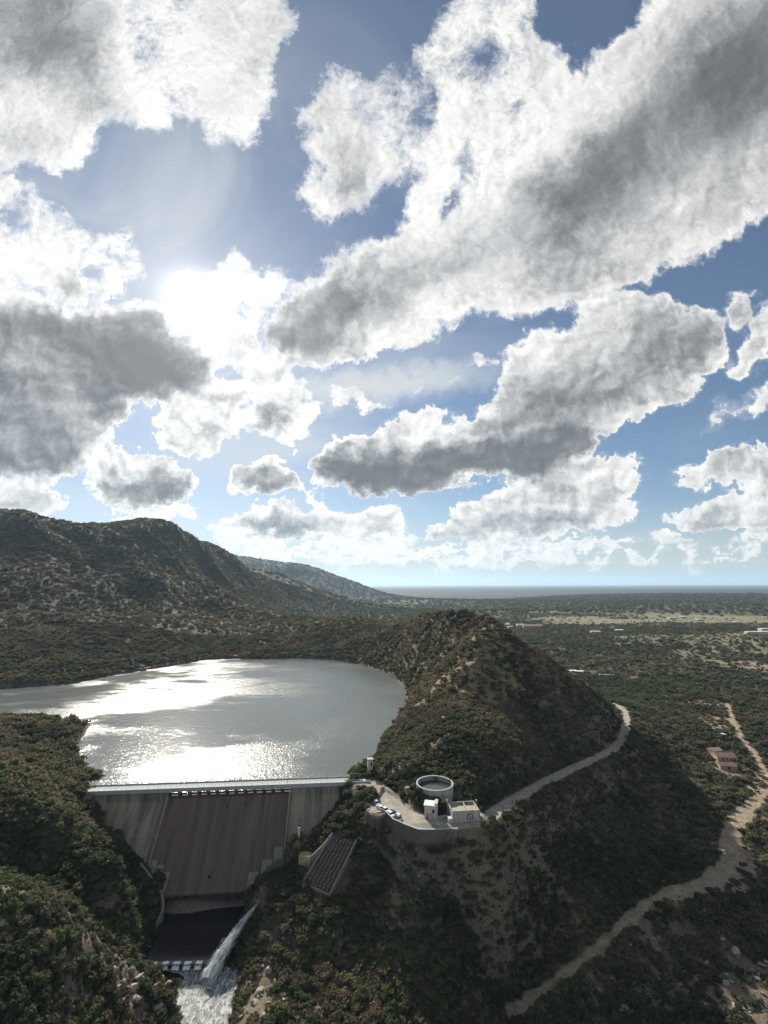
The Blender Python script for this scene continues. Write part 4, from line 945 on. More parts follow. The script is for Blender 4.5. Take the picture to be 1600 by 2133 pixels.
# round tank
tk = empty('water_tank', (TANK_C[0], TANK_C[1], 55.4)); n = 64
tank_m = mat('tank_whitewash', (.27, .275, .25), vary=.18, scale=.5, stain=(.22, .21, .18))
def ring(r0, r1, z0, z1):
    vs = []
    for k in range(n):
        c, s = math.cos(2 * PI * k / n), math.sin(2 * PI * k / n); vs += [(r0 * c, r0 * s, z0), (r1 * c, r1 * s, z0), (r1 * c, r1 * s, z1), (r0 * c, r0 * s, z1)]
    fs = []
    for k in range(n):
        a, b = k * 4, ((k + 1) % n) * 4
        for i in range(4): fs.append((a + i, b + i, b + (i + 1) % 4, a + (i + 1) % 4))
    return vs, fs
h_ = 5.2
MB().add(*ring(TANK_R - .5, TANK_R, -2.5, h_)).build('wall', tank_m, tk); MB().add(*ring(TANK_R - .58, TANK_R + .1, h_ + .003, h_ + .25)).build('rim', mat('tank_rim', (.33, .34, .31), vary=.1), tk)
MB().tube([(0, 0, -.2), (0, 0, 3.5)], TANK_R - .52, 64).build('water', water_material('tank_water', (.035, .040, .036), 1.35, .1, .05, .05), tk)
gm = mat('red_paint_marks', (.25, .08, .07), vary=.3)
def on_tank(a0, a1, z0, z1):
    mb = MB(); K = 6; r = TANK_R + .02; vs = []
    for k in range(K + 1):
        th = R(a0 + (a1 - a0) * k / K); vs += [(r * math.cos(th), r * math.sin(th), z0), (r * math.cos(th), r * math.sin(th), z1)]
    return mb.add(vs, [(2 * k, 2 * k + 2, 2 * k + 3, 2 * k + 1) for k in range(K)])
for a0, a1, z0, z1 in ((-78, -68, 2.2, 2.4), (-78, -68, 3.2, 3.4), (-78, -76.6, 2.4, 3.2), (-72, -70.6, 2.3, 3.5), (-66, -64, 2.1, 3.2), (-88, -82, 2.5, 2.75), (-100, -94, 2.3, 2.5)): on_tank(a0, a1, z0, z1).build('painted_mark', gm, tk)
MB().tube([(-TANK_R + .9, 0, 2), (-TANK_R + .9, 0, h_ + .9)], .06, 6).build('gauge_pipe', steel, tk)
tag(tk, 'round open white water tank on the slope above the parking', 'tank')

white = mat('whitewashed_plaster', (.42, .41, .37), vary=.12, scale=.7, stain=(.38, .36, .31)); dark = mat('dark_opening', (.02, .018, .016)); white2 = mat('worn_plaster', (.33, .305, .27), vary=.25, scale=.8, stain=(.24, .21, .18))
def house(name, c, rz, w, d, h, roofm, wallm=None, roof='flat', windows=(), doors=(), over=.25, label='', cat='building', group=None, extra=None):
    r = empty(name, c, rz); wallm = wallm or white
    MB().box(-w/2, w/2, -d/2, d/2, -3, h).build('wall', wallm, r)
    if roof == 'flat':
        MB().box(-w/2 - over, w/2 + over, -d/2 - over, d/2 + over, h + .003, h + .22).build('roof', roofm, r)
    elif roof == 'gable':
        o_ = over; MB().add([(-w/2-o_, -d/2-o_, h), (w/2+o_, -d/2-o_, h), (w/2+o_, d/2+o_, h), (-w/2-o_, d/2+o_, h), (-w/2-o_, 0, h + d*.24), (w/2+o_, 0, h + d*.24)], [(0,1,5,4),(3,4,5,2),(0,4,3),(1,2,5),(0,3,2,1)]).build('roof', roofm, r)
    for (x, z, ww, hh) in windows:
        f = MB().box(x - ww/2, x + ww/2, -d/2 - .05, -d/2 + .02, z, z + hh).build('window', dark, r)
        MB().box(x - ww/2 - .08, x + ww/2 + .08, -d/2 - .14, -d/2 - .051, z - .1, z).build('sill', conc_mid, f)
    for (x, ww, hh) in doors: MB().box(x - ww/2, x + ww/2, -d/2 - .05, -d/2 + .02, 0, hh).build('door', dark, r)
    tag(r, label, cat, group); return r
pale_green = mat('pale_green_roof', (.52, .64, .58), vary=.08)
c = pz(896, 1702, 53.5)
vh2 = house('valve_house', c, R(-12), 5.2, 4.6, 5.2, pale_green, windows=[(1.2, 2.6, .9, 1.3)], doors=[(-1.2, .9, 2.0)], label='tall narrow white hut with pale green roof beside the parking', cat='hut')
MB().box(1.5, 2.85, -1.9, 2.5, 5.23, 6.1).build('roof_upstand', white, vh2); MB().box(-1.2, 1.4, -2.6, -2.35, -2, 2.2).build('stair_wall', white2, vh2)
c = pz(903, 1704, 53.4); o = MB().wall([pz(902,1702,54.4), pz(930,1697,54.4)], 1.6, .35).build('yard_wall', white2); tag(o, 'short low wall between the green-roofed hut and the roofless building', 'wall')
# roofless building
c = pz(963, 1704, 52.9); rb = empty('roofless_building', c, R(6)); w, d, h = 11.5, 8.5, 4.6
for (x0, x1, y0, y1) in ((-w/2, w/2, -d/2, -d/2 + .35), (-w/2, w/2, d/2 - .35, d/2), (-w/2, -w/2 + .35, -d/2 + .352, d/2 - .352), (w/2 - .35, w/2, -d/2 + .352, d/2 - .352)):
    MB().box(x0, x1, y0, y1, -2.5, h).build('wall', white2, rb)
MB().box(-w/2 + .4, w/2 - .4, -d/2 + .4, d/2 - .4, 3.3, 3.6).build('slab', mat('mossy_slab', (.27, .27, .20), vary=.25, scale=.8), rb)
MB().box(.8, 1.15, -d/2 + .4, d/2 - .4, 3.61, h - .1).build('inner_wall', white2, rb); MB().box(2.1, 2.9, d/2 - .36, d/2 - .30, 3.7, 4.5).build('rust_patch', mat('rusty_steel', (.12, .07, .05)), rb)
fr = MB().box(.4, 2.9, -d/2 - .06, -d/2 - .003, 1.2, 3.2).build('window', dark, rb); MB().box(.7, 1.5, -d/2 - .1, -d/2 - .062, 1.4, 3.0).build('shutter', white2, fr); MB().box(1.8, 2.6, -d/2 - .1, -d/2 - .062, 1.4, 3.0).build('shutter', white2, fr)
for k in range(4): MB().box(w/2 + .003, w/2 + .45, -d/2 + .4 + k * 2.3, -d/2 + .8 + k * 2.3, -2.5, 4.2 - k * .1).build('buttress', white2, rb)
MB().box(-w/2 - 1.6, -w/2 - .01, -d/2 - .2, -d/2 + 2.2, -2, 1.9).build('annex', white, rb)
MB().add([(w/2 + .5, -d/2 - 1.5, -.6), (w/2 + 3.6, -d/2 - .4, -.8), (w/2 + 3.4, d/2 - 2, -.4), (w/2 + .5, d/2 - 1, -.2), (w/2 + 1.6, -d/2 + 1.5, .7), (w/2 + 2.2, 1.0, .6)], [(0,1,4),(1,2,5),(1,5,4),(2,3,5),(3,0,4),(3,4,5)]).build('rubble_heap', mat('pink_rubble', (.34, .26, .22), vary=.35, scale=2.5, bump=.2), rb)
tag(rb, 'worn pale building without a roof beside the access road', 'building')
for x_, lab in ((930, 'thin white lamp pole at the left corner of the roofless building'), (991, 'thin white lamp pole right of the roofless building')):
    p = pz(x_, 1703, 53); lp_ = empty('lamp_pole', p); MB().tube([(0, 0, -1), (0, 0, 6.4)], .07, 6).build('pole', steel, lp_); MB().box(-.3, .3, -.25, .25, 6.4, 6.8).build('lamp_head', white, lp_); tag(lp_, lab, 'lamp post')
# guard hut above the dam end
c = pz(769, 1600, 57.8)
gh = house('guard_hut', c, R(8), 2.5, 2.5, 4.4, white2, over=.3, doors=[], windows=[(.45, 1.4, .7, 1.7)], label='tiny white lookout hut among trees above the right end of the dam', cat='hut')
p = pz(846, 1652, 55.6); mn = empty('round_shaft', p); MB().tube([(0, 0, -1), (0, 0, 2.3)], 1.0, 16).build('wall', white2, mn); MB().tube([(0, 0, 2.3), (0, 0, 2.5)], 1.1, 16).build('cap', conc_mid, mn); tag(mn, 'small round masonry shaft on the slope left of the round tank', 'shaft')

# ================================================================ cars
paint = {k: mat('car_paint_' + k, c_, rough=.28, spec=.6, vary=.02) for k, c_ in dict(white=(.72, .73, .74), silver=(.38, .39, .40), dark=(.03, .032, .036), grey=(.17, .18, .19)).items()}
glass = mat('car_glass', (.015, .018, .02), rough=.08, spec=.9, vary=0); tyre_m = mat('tyre_rubber', (.02, .02, .02), vary=.1); rim_m = mat('wheel_rim', (.4, .4, .42), rough=.35, vary=0); lampm = mat('headlamp_glass', (.7, .7, .66), rough=.1, vary=0); redl = mat('tail_lamp', (.35, .02, .02), rough=.2, vary=0)
def make_car():
    r = empty('parked_car')
    prof = [(-2.1, .35), (-2.12, .72), (-1.95, .92), (-1.2, 1.0), (2.0, 1.0), (2.12, .85), (2.1, .35)]
    def hull(prof, hw, top):
        n = len(prof); vs = [(x, -hw, z) for x, z in prof] + [(x, hw, z) for x, z in prof]
        return vs, [tuple(range(n)), tuple(range(2*n-1, n-1, -1))] + [(k, n + k, n + (k + 1) % n, (k + 1) % n) for k in range(n)]
    mb = MB().add(*hull(prof, .86, 1)); b = mb.build('body', paint['white'], r, bevel=.07, smooth=False)
    cab = MB().add([(-1.15, -.80, 1.0), (1.85, -.80, 1.0), (1.85, .80, 1.0), (-1.15, .80, 1.0), (-.35, -.66, 1.46), (1.45, -.66, 1.46), (1.45, .66, 1.46), (-.35, .66, 1.46)], [(0,1,5,4),(1,2,6,5),(2,3,7,6),(3,0,4,7),(4,5,6,7)]); cab.build('windows', glass, r)
    MB().add([(-.42, -.68, 1.455), (1.5, -.68, 1.455), (1.5, .68, 1.455), (-.42, .68, 1.455), (-.3, -.6, 1.53), (1.38, -.6, 1.53), (1.38, .6, 1.53), (-.3, .6, 1.53)], [(0,1,5,4),(1,2,6,5),(2,3,7,6),(3,0,4,7),(4,5,6,7),(0,3,2,1)]).build('roof', paint['white'], r)
    for x in (-1.3, 1.3):
        for y in (-.8, .8):
            t = MB().tube([(x, y - .11, .33), (x, y + .11, .33)], .33, 14).build('wheel', tyre_m, r); sg = 1 if y > 0 else -1
            MB().tube([(x, y + sg * .112, .33), (x, y + sg * .13, .33)], .2, 10).build('rim', rim_m, t)
    for y in (-.62, .62): MB().box(-2.16, -2.10, y - .16, y + .16, .66, .82).build('headlight', lampm, r)
    for y in (-.68, .68): MB().box(2.09, 2.14, y - .12, y + .12, .72, .95).build('tail_light', redl, r)
    return r
def copy_tree(o, parent=None):
    c_ = o.copy(); C.objects.link(c_)
    if parent is not None: c_.parent = parent
    for ch_ in list(o.children): copy_tree(ch_, c_)
    return c_
car0 = make_car(); bpy.context.view_layer.update()
cars = [(783,1676,118,'silver','silver car at the upper left end of the parked row'),(789,1685,120,'white','white car second in the row on the parking terrace'),(801,1690,124,'white','white car parked just inside the corner of the terrace wall'),
        (816,1694,116,'dark','black car parked between white cars along the terrace wall'),(812,1699,118,'white','white car with its nose against the curved terrace wall'),(826,1701,122,'white','white car near the lower right end of the parked row'),(829,1707,118,'grey','dark grey car last in the row by the curved wall'),
        (1504,1779,75,'white','white car alone on the dirt track at lower right')]
for i, (px, py, rz, colr, lab) in enumerate(cars):
    r = car0 if i == 0 else copy_tree(car0)
    p = pz(px, py, 53.3 if i < 7 else 8.2); r.location = (p[0], p[1], float(H(p[0], p[1])[0]) + .03); r.rotation_euler = (0, 0, R(rz + 180 * (i % 2)))
    for ch_ in r.children:
        if ch_.name.split('.')[0] in ('body', 'roof'):
            ch_.material_slots[0].link = 'OBJECT'; ch_.material_slots[0].material = paint[colr]
    tag(r, lab, 'car', 'cars parked on the terrace' if i < 7 else None)
    if i == 7 and 'group' in r: del r['group']
# kerb posts along the road
ppost = None
for i, (px, py, z) in enumerate([(1008,1716,51.2),(1024,1703,50.2),(1047,1686,49),(1066,1676,47.8),(1290,1560,33)]):
    p = pz(px, py, z); hh_ = float(H(p[0], p[1])[0])
    o = MB().tube([(0, 0, -.4), (0, 0, 1.5)], .12, 8).build('road_post', mat('weathered_wood', (.12, .09, .07))) if ppost is None else ppost.copy()
    if ppost is None: ppost = o
    else: C.objects.link(o)
    o.location = (p[0], p[1], hh_); tag(o, ['dark wooden post right of the roofless building by the road', 'dark wooden post where the access road starts to climb', 'dark wooden post at the first bend of the access road', 'dark wooden post just past the first bend of the access road', 'dark wooden post high on the access road near its far bend'][i], 'post', 'posts along the access road')

# ================================================================ houses on the plain
redroof = mat('red_tile_roof', (.22, .135, .10), vary=.2, scale=.6); whiteroof = mat('white_sheet_roof', (.55, .56, .56), vary=.06); pinkwall = mat('pink_plaster', (.30, .225, .19), vary=.12); salmon = mat('salmon_roof', (.36, .24, .20), vary=.15)
def at_px(px, py, z=14):
    q = hit(px, py, 330); return q if q is not None else pz(px, py, z)
W3 = [(-3, 1, 1, 1.1), (0, 1, 1, 1.1), (3, 1, 1, 1.1)]
house('tiled_house', at_px(1507, 1585), R(-8), 14, 9, 3.2, redroof, wallm=pinkwall, roof='gable', windows=W3, doors=[(5.2, 1.1, 2.1)], label='pink house with red tiled roof beside the dirt track', cat='house')
house('tiled_house', at_px(1487, 1572), R(10), 9, 7, 3.0, salmon, wallm=pinkwall, roof='gable', windows=[(0, 1, 1.2, 1.1)], label='small salmon-roofed house up-left of the red tiled house', cat='house')
house('shed', at_px(1512, 1603), R(-8), 12, 7, 2.6, redroof, wallm=pinkwall, roof='gable', windows=[], doors=[(0, 1.6, 2)], label='low reddish shed just below the red tiled house', cat='shed')
house('white_shed', at_px(1502, 1538), R(5), 6, 4, 2.4, whiteroof, label='small white shed beyond the red tiled house', cat='shed', doors=[(0, 1, 2)])
house('long_house', at_px(1190, 1404), R(4), 16, 9, 4, whiteroof, label='left one of two white-roofed houses at the foot of the hill', cat='house', windows=W3)
house('long_house', at_px(1205, 1405), R(-6), 13, 8, 4, whiteroof, label='right one of two white-roofed houses at the foot of the hill', cat='house', windows=W3)
house('long_house', at_px(1265, 1411), R(0), 26, 5, 2.5, conc_mid, label='long low grey shed right of the two white-roofed houses', cat='shed', windows=[])
house('farmhouse', at_px(1320, 1418), R(10), 8, 7, 3, salmon, wallm=pinkwall, roof='gable', label='small salmon house among dark trees in mid plain', cat='house', windows=[(0, 1, 1.2, 1.2)])
house('farmhouse', at_px(1050, 1306), R(3), 34, 18, 8, whiteroof, roof='gable', label='white farm building just past the hill top', cat='house', windows=W3)
house('farmhouse', at_px(1062, 1310), R(0), 16, 10, 6, whiteroof, label='small white annex right of the white farm building', cat='house')
house('farmhouse', at_px(1083, 1307), R(0), 24, 16, 9, whiteroof, label='pale block left of the long salmon building beyond the hill', cat='house')
house('farmhouse', at_px(1108, 1310), R(-5), 60, 20, 8, salmon, wallm=pinkwall, roof='gable', label='long salmon-roofed building beyond the hill', cat='house', windows=W3)
house('long_shed', at_px(1578, 1325), R(-3), 60, 14, 8, whiteroof, label='long white shed on the pale field at the right edge', cat='shed')
house('long_shed', at_px(1592, 1323), R(-3), 24, 14, 14, whiteroof, label='taller white block beside the long white shed', cat='shed')
for i, (px, py, w) in enumerate([(1400,1292,30),(1420,1290,24),(1455,1296,28),(1240,1321,26),(1290,1318,22),(1530,1302,30)]):
    house('far_house', at_px(px, py), R(rng.uniform(-20, 20)), w, 14, 6, whiteroof, label='tiny pale house on the far pale fields, ' + ['third', 'fourth', 'fifth', 'leftmost', 'second', 'rightmost'][i] + ' from the left'.replace(' from the left', ' from the left' if i not in (3, 5) else ' of six'), cat='house', group='tiny houses far out on the plain')
# ================================================================ vegetation and stones
def leaf_material(name, c1, c2, c3):
    m = bpy.data.materials.new(name); m.use_nodes = True; nt = m.node_tree; g = N(nt); nt.nodes.remove(nt.nodes['Principled BSDF'])
    oi = nt.nodes.new('ShaderNodeObjectInfo'); geo = nt.nodes.new('ShaderNodeNewGeometry'); P = geo.outputs['Position']
    n = g.noise(P, .035, 4, .6); n2 = g.noise(P, .9, 2, .6)
    f = g.m('ADD', g.mul(oi.outputs['Random'], .6), g.mul(g.mr(n, .35, .65), .5))
    col = g.ramp(f, [(0.0, c1), (.5, c2), (1.0, c3)]); col = g.mix(g.mr(n2, .4, .7, 0, .35), col, tuple(x * 1.6 for x in c2))
    df = nt.nodes.new('ShaderNodeBsdfDiffuse'); tr = nt.nodes.new('ShaderNodeBsdfTranslucent'); mx = nt.nodes.new('ShaderNodeMixShader')
    g.put(df.inputs[0], col); g.put(tr.inputs[0], col); mx.inputs[0].default_value = .40
    g.l.new(df.outputs[0], mx.inputs[1]); g.l.new(tr.outputs[0], mx.inputs[2]); g.l.new(mx.outputs[0], nt.nodes['Material Output'].inputs[0]); return m
LEAF = [leaf_material('thorn_scrub_leaves', (.046, .054, .036), (.078, .088, .056), (.150, .152, .094)),
        leaf_material('dry_scrub_leaves', (.074, .062, .047), (.118, .098, .070), (.22, .185, .12)),
        leaf_material('green_tree_leaves', (.046, .058, .032), (.078, .098, .048), (.155, .168, .084))]
bark = mat('bark', (.075, .06, .048), vary=.3, scale=3)
def crown_mesh(seed, nleaf, lobes, flat=.75, leaf=.20, base=.12):
    r = random.Random(seed); L = []
    for k in range(lobes):
        a = r.uniform(0, 2 * PI); q = r.uniform(.15, .62) if k else 0; L.append((q * math.cos(a), q * math.sin(a), base + flat * r.uniform(.45, .85), r.uniform(.30, .52)))
    vs = []; fs = []
    for i in range(nleaf):
        cx, cy, cz, rr = L[r.randrange(lobes)]; u = r.uniform(-.55, 1); th = r.uniform(0, 2 * PI); s = math.sqrt(1 - u * u); rad = rr * r.uniform(.55, 1.12)
        n = np.array([s * math.cos(th), s * math.sin(th), u]); p = np.array([cx, cy, cz]) + n * rad * np.array([1, 1, .8])
        d = n + np.array([r.uniform(-.8, .8) for _ in range(3)]); d /= np.linalg.norm(d); a = np.cross(d, (0.3, 0.2, 1)); a /= np.linalg.norm(a); b = np.cross(d, a); z = leaf * r.uniform(.5, 1.2)
        k = len(vs); vs += [p + a * z, p + b * z * .7, p - a * z * .9, p - b * z * .8]; fs.append((k, k + 1, k + 2, k + 3))
    return vs, fs
def trunk_mesh(seed, th=.06, h=.55):
    r = random.Random(seed); mb = MB(); mb.tube([(0, 0, -.25), (.02, 0, h * .4), (.05, .03, h)], [th, th * .75, th * .45], 6)
    for k in range(4):
        a = r.uniform(0, 2 * PI); q = r.uniform(.3, .5); mb.tube([(.02, 0, h * r.uniform(.25, .7)), (q * .5 * math.cos(a), q * .5 * math.sin(a), h * 1.05), (q * math.cos(a), q * math.sin(a), h * 1.35)], [th * .55, th * .4, th * .2], 5)
    return mb
KINDS = []
for k, (nl, lo, fl, lf, mi) in enumerate([(420, 7, .62, .15, 0), (420, 6, .75, .15, 0), (360, 8, .5, .15, 1), (420, 6, .9, .15, 2)]):
    v_, f_ = crown_mesh(100 + k, nl, lo, fl, lf); me = bpy.data.meshes.new('crown'); me.from_pydata([tuple(map(float, p)) for p in v_], [], f_); me.materials.append(LEAF[mi])
    tm = trunk_mesh(200 + k); me2 = bpy.data.meshes.new('trunk'); me2.from_pydata(tm.v, [], tm.f); me2.materials.append(bark); KINDS.append((me, me2))
LOW = []
for k, (nl, lo, fl, lf, mi) in enumerate([(110, 6, .62, .24, 0), (110, 5, .75, .24, 0), (90, 7, .5, .24, 1), (110, 6, .9, .24, 2)]):
    v_, f_ = crown_mesh(300 + k, nl, lo, fl, lf); me = bpy.data.meshes.new('low_crown'); me.from_pydata([tuple(map(float, p)) for p in v_], [], f_); me.materials.append(LEAF[mi]); LOW.append(me)

hard = np.maximum(np.maximum(road_m, track_m), ((MK['road'] < 4.7) | (MK['park'] > -1.2)).astype(float))
wet = (MK['lake'] > -1) | (MK['pool'] > -1) | (MK['riv'] > -1)
damz = (MK['ds'] > -3) & (MK['ds'] < DL + 2) & (MK['dt'] > -9) & (MK['dt'] < 29.5) 
ch_c = pz(683, 1798, 37.5)
clear = np.zeros_like(GZ, bool)
for (px, py, z, r) in [(896,1702,53.5,4.5),(963,1702,53,9.5),(903.5,1632,60.6,8.8),(683,1798,37.5,9.5),(634,1778,38.6,3),(769,1600,57.8,2.4),(1507,1585,12,11),(1487,1572,12,7),(543,1882,26.5,3),(620,1748,41,1.5),(757,1632,55,3.2),(738,1648,53,4),(745,1640,54,4),(188,1652,54,4.5),(1512,1603,12,8)]:
    c = pz(px, py, z); clear |= np.hypot(GX - c[0], GY - c[1]) < r
BIG_STONES = [(1530,1990,3.0),(1502,1958,1.7),(1470,2008,1.3),(1585,2015,2.1),(1592,2008,1.2),(1508,2052,1.7),(1520,2048,1.0),(1560,2105,1.6),(1592,2110,1.3),(1395,1883,1.0),(1440,1872,.8),(1557,1812,1.0),(561,1955,1.1),(556,2022,2.3),(534,2068,2.6),(585,2075,1.3),(548,2000,1.4)]
for a in BIG_STONES:
    q = hit(a[0], a[1], 112, 500)
    if q is not None: clear |= np.hypot(GX - q[0], GY - q[1] + a[2] * 1.1) < a[2] * 1.5 + .8
q = pz(1504, 1779, 8.2); clear |= np.hypot(GX - q[0], GY - q[1]) < 4.5
q = pz(935, 1722, 52.5); clear |= np.hypot(GX - q[0], (GY - q[1]) * 1.5) < 8
FACE_Z = np.interp(MK['dt'], [p[0] for p in FACE], [p[1] for p in FACE])
damz &= (GZ < FACE_Z + .3)
block_ = ((hard > .3) | wet | damz | clear).astype(float)
block_ = np.maximum(block_, sstep(dirt, .4, .7) * .8)
block_ = np.maximum(block_, ((MK['wall'] < 2.6) & (MK['park'] < 0) & (GY < 222)).astype(float))
def scatter(n, d0, d1, smin, smax, dens_fn, seed):
    r = np.random.default_rng(seed); a = r.uniform(-.80, .80, n); D = np.sqrt(r.uniform(d0 * d0, d1 * d1, n)); x = D * np.sin(a); y = D * np.cos(a)
    keep = r.uniform(0, 1, n) < dens_fn(x, y, D); x = x[keep]; y = y[keep]; z = H(x, y); s = r.uniform(0, 1, len(x)) ** 2.4 * (smax * 1.2 - smin) + smin
    return x, y, z, s, r
def r_u(x): return np.random.default_rng(len(x)).uniform(.02, .98, len(x))
def dens(x, y, D):
    b = gridval(block_, x, y); gr = gridval(grass, x, y); rk = gridval(rock_loose, x, y); sl_ = np.clip(gridval(slope, x, y), 0, 3); f = gridval(field, x, y); pl = gridval(pale, x, y)
    n = fbm(x, y, 24, 3, 77); return np.clip((.97 + n * 1.4 + fbm(x, y, 8, 2, 78) * .9) * (1 - .6 * gr) * (1 - .93 * rk) * (1 - .6 * f) * (1 - .93 * pl) * (1 + .5 * sl_), .02, 1) * (r_u(x) > b)
X_, Y_, Z_, S_, K_ = [], [], [], [], []
for (n, d0, d1, s0, s1, sd) in [(95000, 112, 330, .42, 2.1, 1), (95000, 330, 800, 1.2, 3.2, 2), (100000, 800, 2300, 1.9, 5.2, 3), (45000, 2300, 7000, 7, 15, 4)]:
    x, y, z, s, r = scatter(n, d0, d1, s0, s1, dens, sd); px, py = proj(x, y, z); vis = (px > -260) & (px < 1860) & (py < 2500)
    x, y, z, s = x[vis], y[vis], z[vis], s[vis]
    dryb = .30 * sstep(z, 50, 75) + .12; kind = np.where(fbm(x, y, 70, 3, 88) + r.uniform(-.5, .5, len(x)) + dryb > .25, 2, r.integers(0, 2, len(x))); gr = gridval(green, x, y)
    lush = (r.uniform(0, 1, len(x)) < .05 + gr * .6 + .22 * (y < 215) * (x < 25)); kind = np.where(lush, 3, kind)
    X_.append(x); Y_.append(y); Z_.append(z); S_.append(s); K_.append(kind)
# denser dark trees by the right end of the dam and along the plain
def cluster(px, py, z, rx, ry, n, s0, s1, sd, kk=1):
    c = pz(px, py, z); r = np.random.default_rng(sd); x = c[0] + r.normal(0, rx, n); y = c[1] + r.normal(0, ry, n); ok = gridval(block_, x, y) < .5
    x, y = x[ok], y[ok]; X_.append(x); Y_.append(y); Z_.append(H(x, y)); S_.append(r.uniform(s0, s1, len(x))); K_.append(np.full(len(x), kk))
cluster(690,1690,48,8,6,34,2.0,3.2,21); cluster(720,1670,52,6,6,16,2,3.2,22); cluster(765,1715,48,6,6,26,1.8,3,23); cluster(740,1600,55,7,6,22,1.6,2.6,24,0); cluster(625,1790,38,3,8,14,1.5,2.4,25); cluster(850,1650,56,10,7,26,1.5,2.6,26)
cluster(1060,1730,44,14,6,40,1.6,2.8,27,3); cluster(240,1730,48,6,8,30,1.6,2.6,28,1); cluster(210,1700,52,8,8,30,1.6,2.6,29,3)
cluster(1450,1430,13,80,40,260,2.5,5.5,31); cluster(1350,1350,14,200,60,220,4,8,32); cluster(1560,1470,13,50,30,120,2.5,5,33); cluster(1130,1330,14,90,60,140,4,7.5,34)
X_, Y_, Z_, S_, K_ = map(np.concatenate, (X_, Y_, Z_, S_, K_))
px, py = proj(X_, Y_, Z_ + S_ * .5); dist = np.sqrt(X_**2 + Y_**2 + (Z_ - CAM_Z)**2)
size = S_ / dist; inside_ = (px > 10) & (px < 1590) & (py > 1230) & (py < 2120); size = np.where(inside_, size, 0)
# keep only visible ones for the individual trees: march the sight line over the ground
cand = np.argsort(-size)[:1500]; ok_ = []
for i in cand:
    f = np.linspace(.25, .985, 60); lx, ly, lz = X_[i] * f, Y_[i] * f, CAM_Z + (Z_[i] + S_[i] * .8 - CAM_Z) * f
    if np.all(lz > H(lx, ly) - .2): ok_.append(i)
    if len(ok_) >= 290: break
big = np.array(ok_); isbig = np.zeros(len(X_), bool); isbig[big] = True
KN = ['dark thorny shrub', 'round dark green tree', 'dry brownish shrub', 'leafy green tree']
MARKS = [(180,1645,'left end of the dam crest'),(325,1860,'pale coping wall'),(380,1950,'still pool'),(375,2006,'notched weir'),(478,1965,'water jet'),(683,1800,'ribbed chute'),(634,1775,'ochre platform'),(870,1745,'curved retaining wall'),(903,1632,'round tank'),(962,1700,'roofless building'),
         (420,2100,'foaming river'),(534,2068,'squarish yellow boulder'),(1530,1990,'largest pale boulder'),(1504,1779,'white car on the track'),(1090,2090,'lower end of the dirt track'),(1300,1920,'middle of the dirt track'),(1400,1862,'bend of the dirt track'),(750,1640,'right end of the dam crest'),(1130,1632,'access road'),(789,1688,'parked cars'),(850,1930,'pale scree'),(543,1882,'outlet block')]
ORD = ['', 'second', 'third', 'fourth', 'fifth', 'sixth', 'seventh', 'eighth', 'ninth', 'tenth', 'eleventh', 'twelfth']
def name_all(items):
    """items: (object, px, py, kind words, category, size) -> labels by nearest landmark and direction"""
    B = {}
    for o, x_, y_, kw, cat, sz in items:
        d, mk = min((math.hypot(x_ - m[0], (y_ - m[1]) * 1.2), m) for m in MARKS); dx, dy = x_ - mk[0], y_ - mk[1]
        di = ('right of' if dx > 0 else 'left of') if abs(dx) > abs(dy) else ('below' if dy > 0 else 'above')
        far = 'just ' if d < 70 else ('well ' if d > 220 else '')
        B.setdefault((kw, cat, far + di + ' the ' + mk[2]), []).append((d, o))
    for (kw, cat, wh), L in B.items():
        if len((kw + ' ' + wh).split()) > 14: kw = kw.replace('broad ', '').replace('round dark', 'dark')
        L.sort(key=lambda t: t[0])
        for k, (d, o) in enumerate(L):
            if len(L) == 1: tag(o, kw + ' ' + wh, cat)
            elif k < len(ORD): tag(o, kw + ' ' + wh + ', ' + (ORD[k] + ' nearest' if k else 'nearest'), cat, kw + 's ' + wh)
            else: tag(o, kw + ' ' + wh + ', farthest ones', cat, kw + 's ' + wh)
TREES = []
first = {}
for i in big:
    k = int(K_[i]); p_, q_ = px[i], py[i]
    r_ = bpy.data.objects.new(['shrub', 'tree', 'shrub', 'tree'][k], None); C.objects.link(r_); r_.location = (X_[i], Y_[i], Z_[i] - .1 * S_[i]); r_.rotation_euler = (0, 0, rng.uniform(0, 6.28)); s = float(S_[i]) * 1.15; r_.scale = (s, s, s * rng.uniform(.8, 1.15))
    for me, nm in zip(KINDS[k], ('crown', 'trunk')):
        o = bpy.data.objects.new(nm, me); C.objects.link(o); o.parent = r_
    TREES.append((r_, p_, q_, KN[k] if S_[i] < 2.3 else 'broad ' + KN[k], 'shrub' if k in (0, 2) else 'tree', S_[i]))
name_all(TREES)
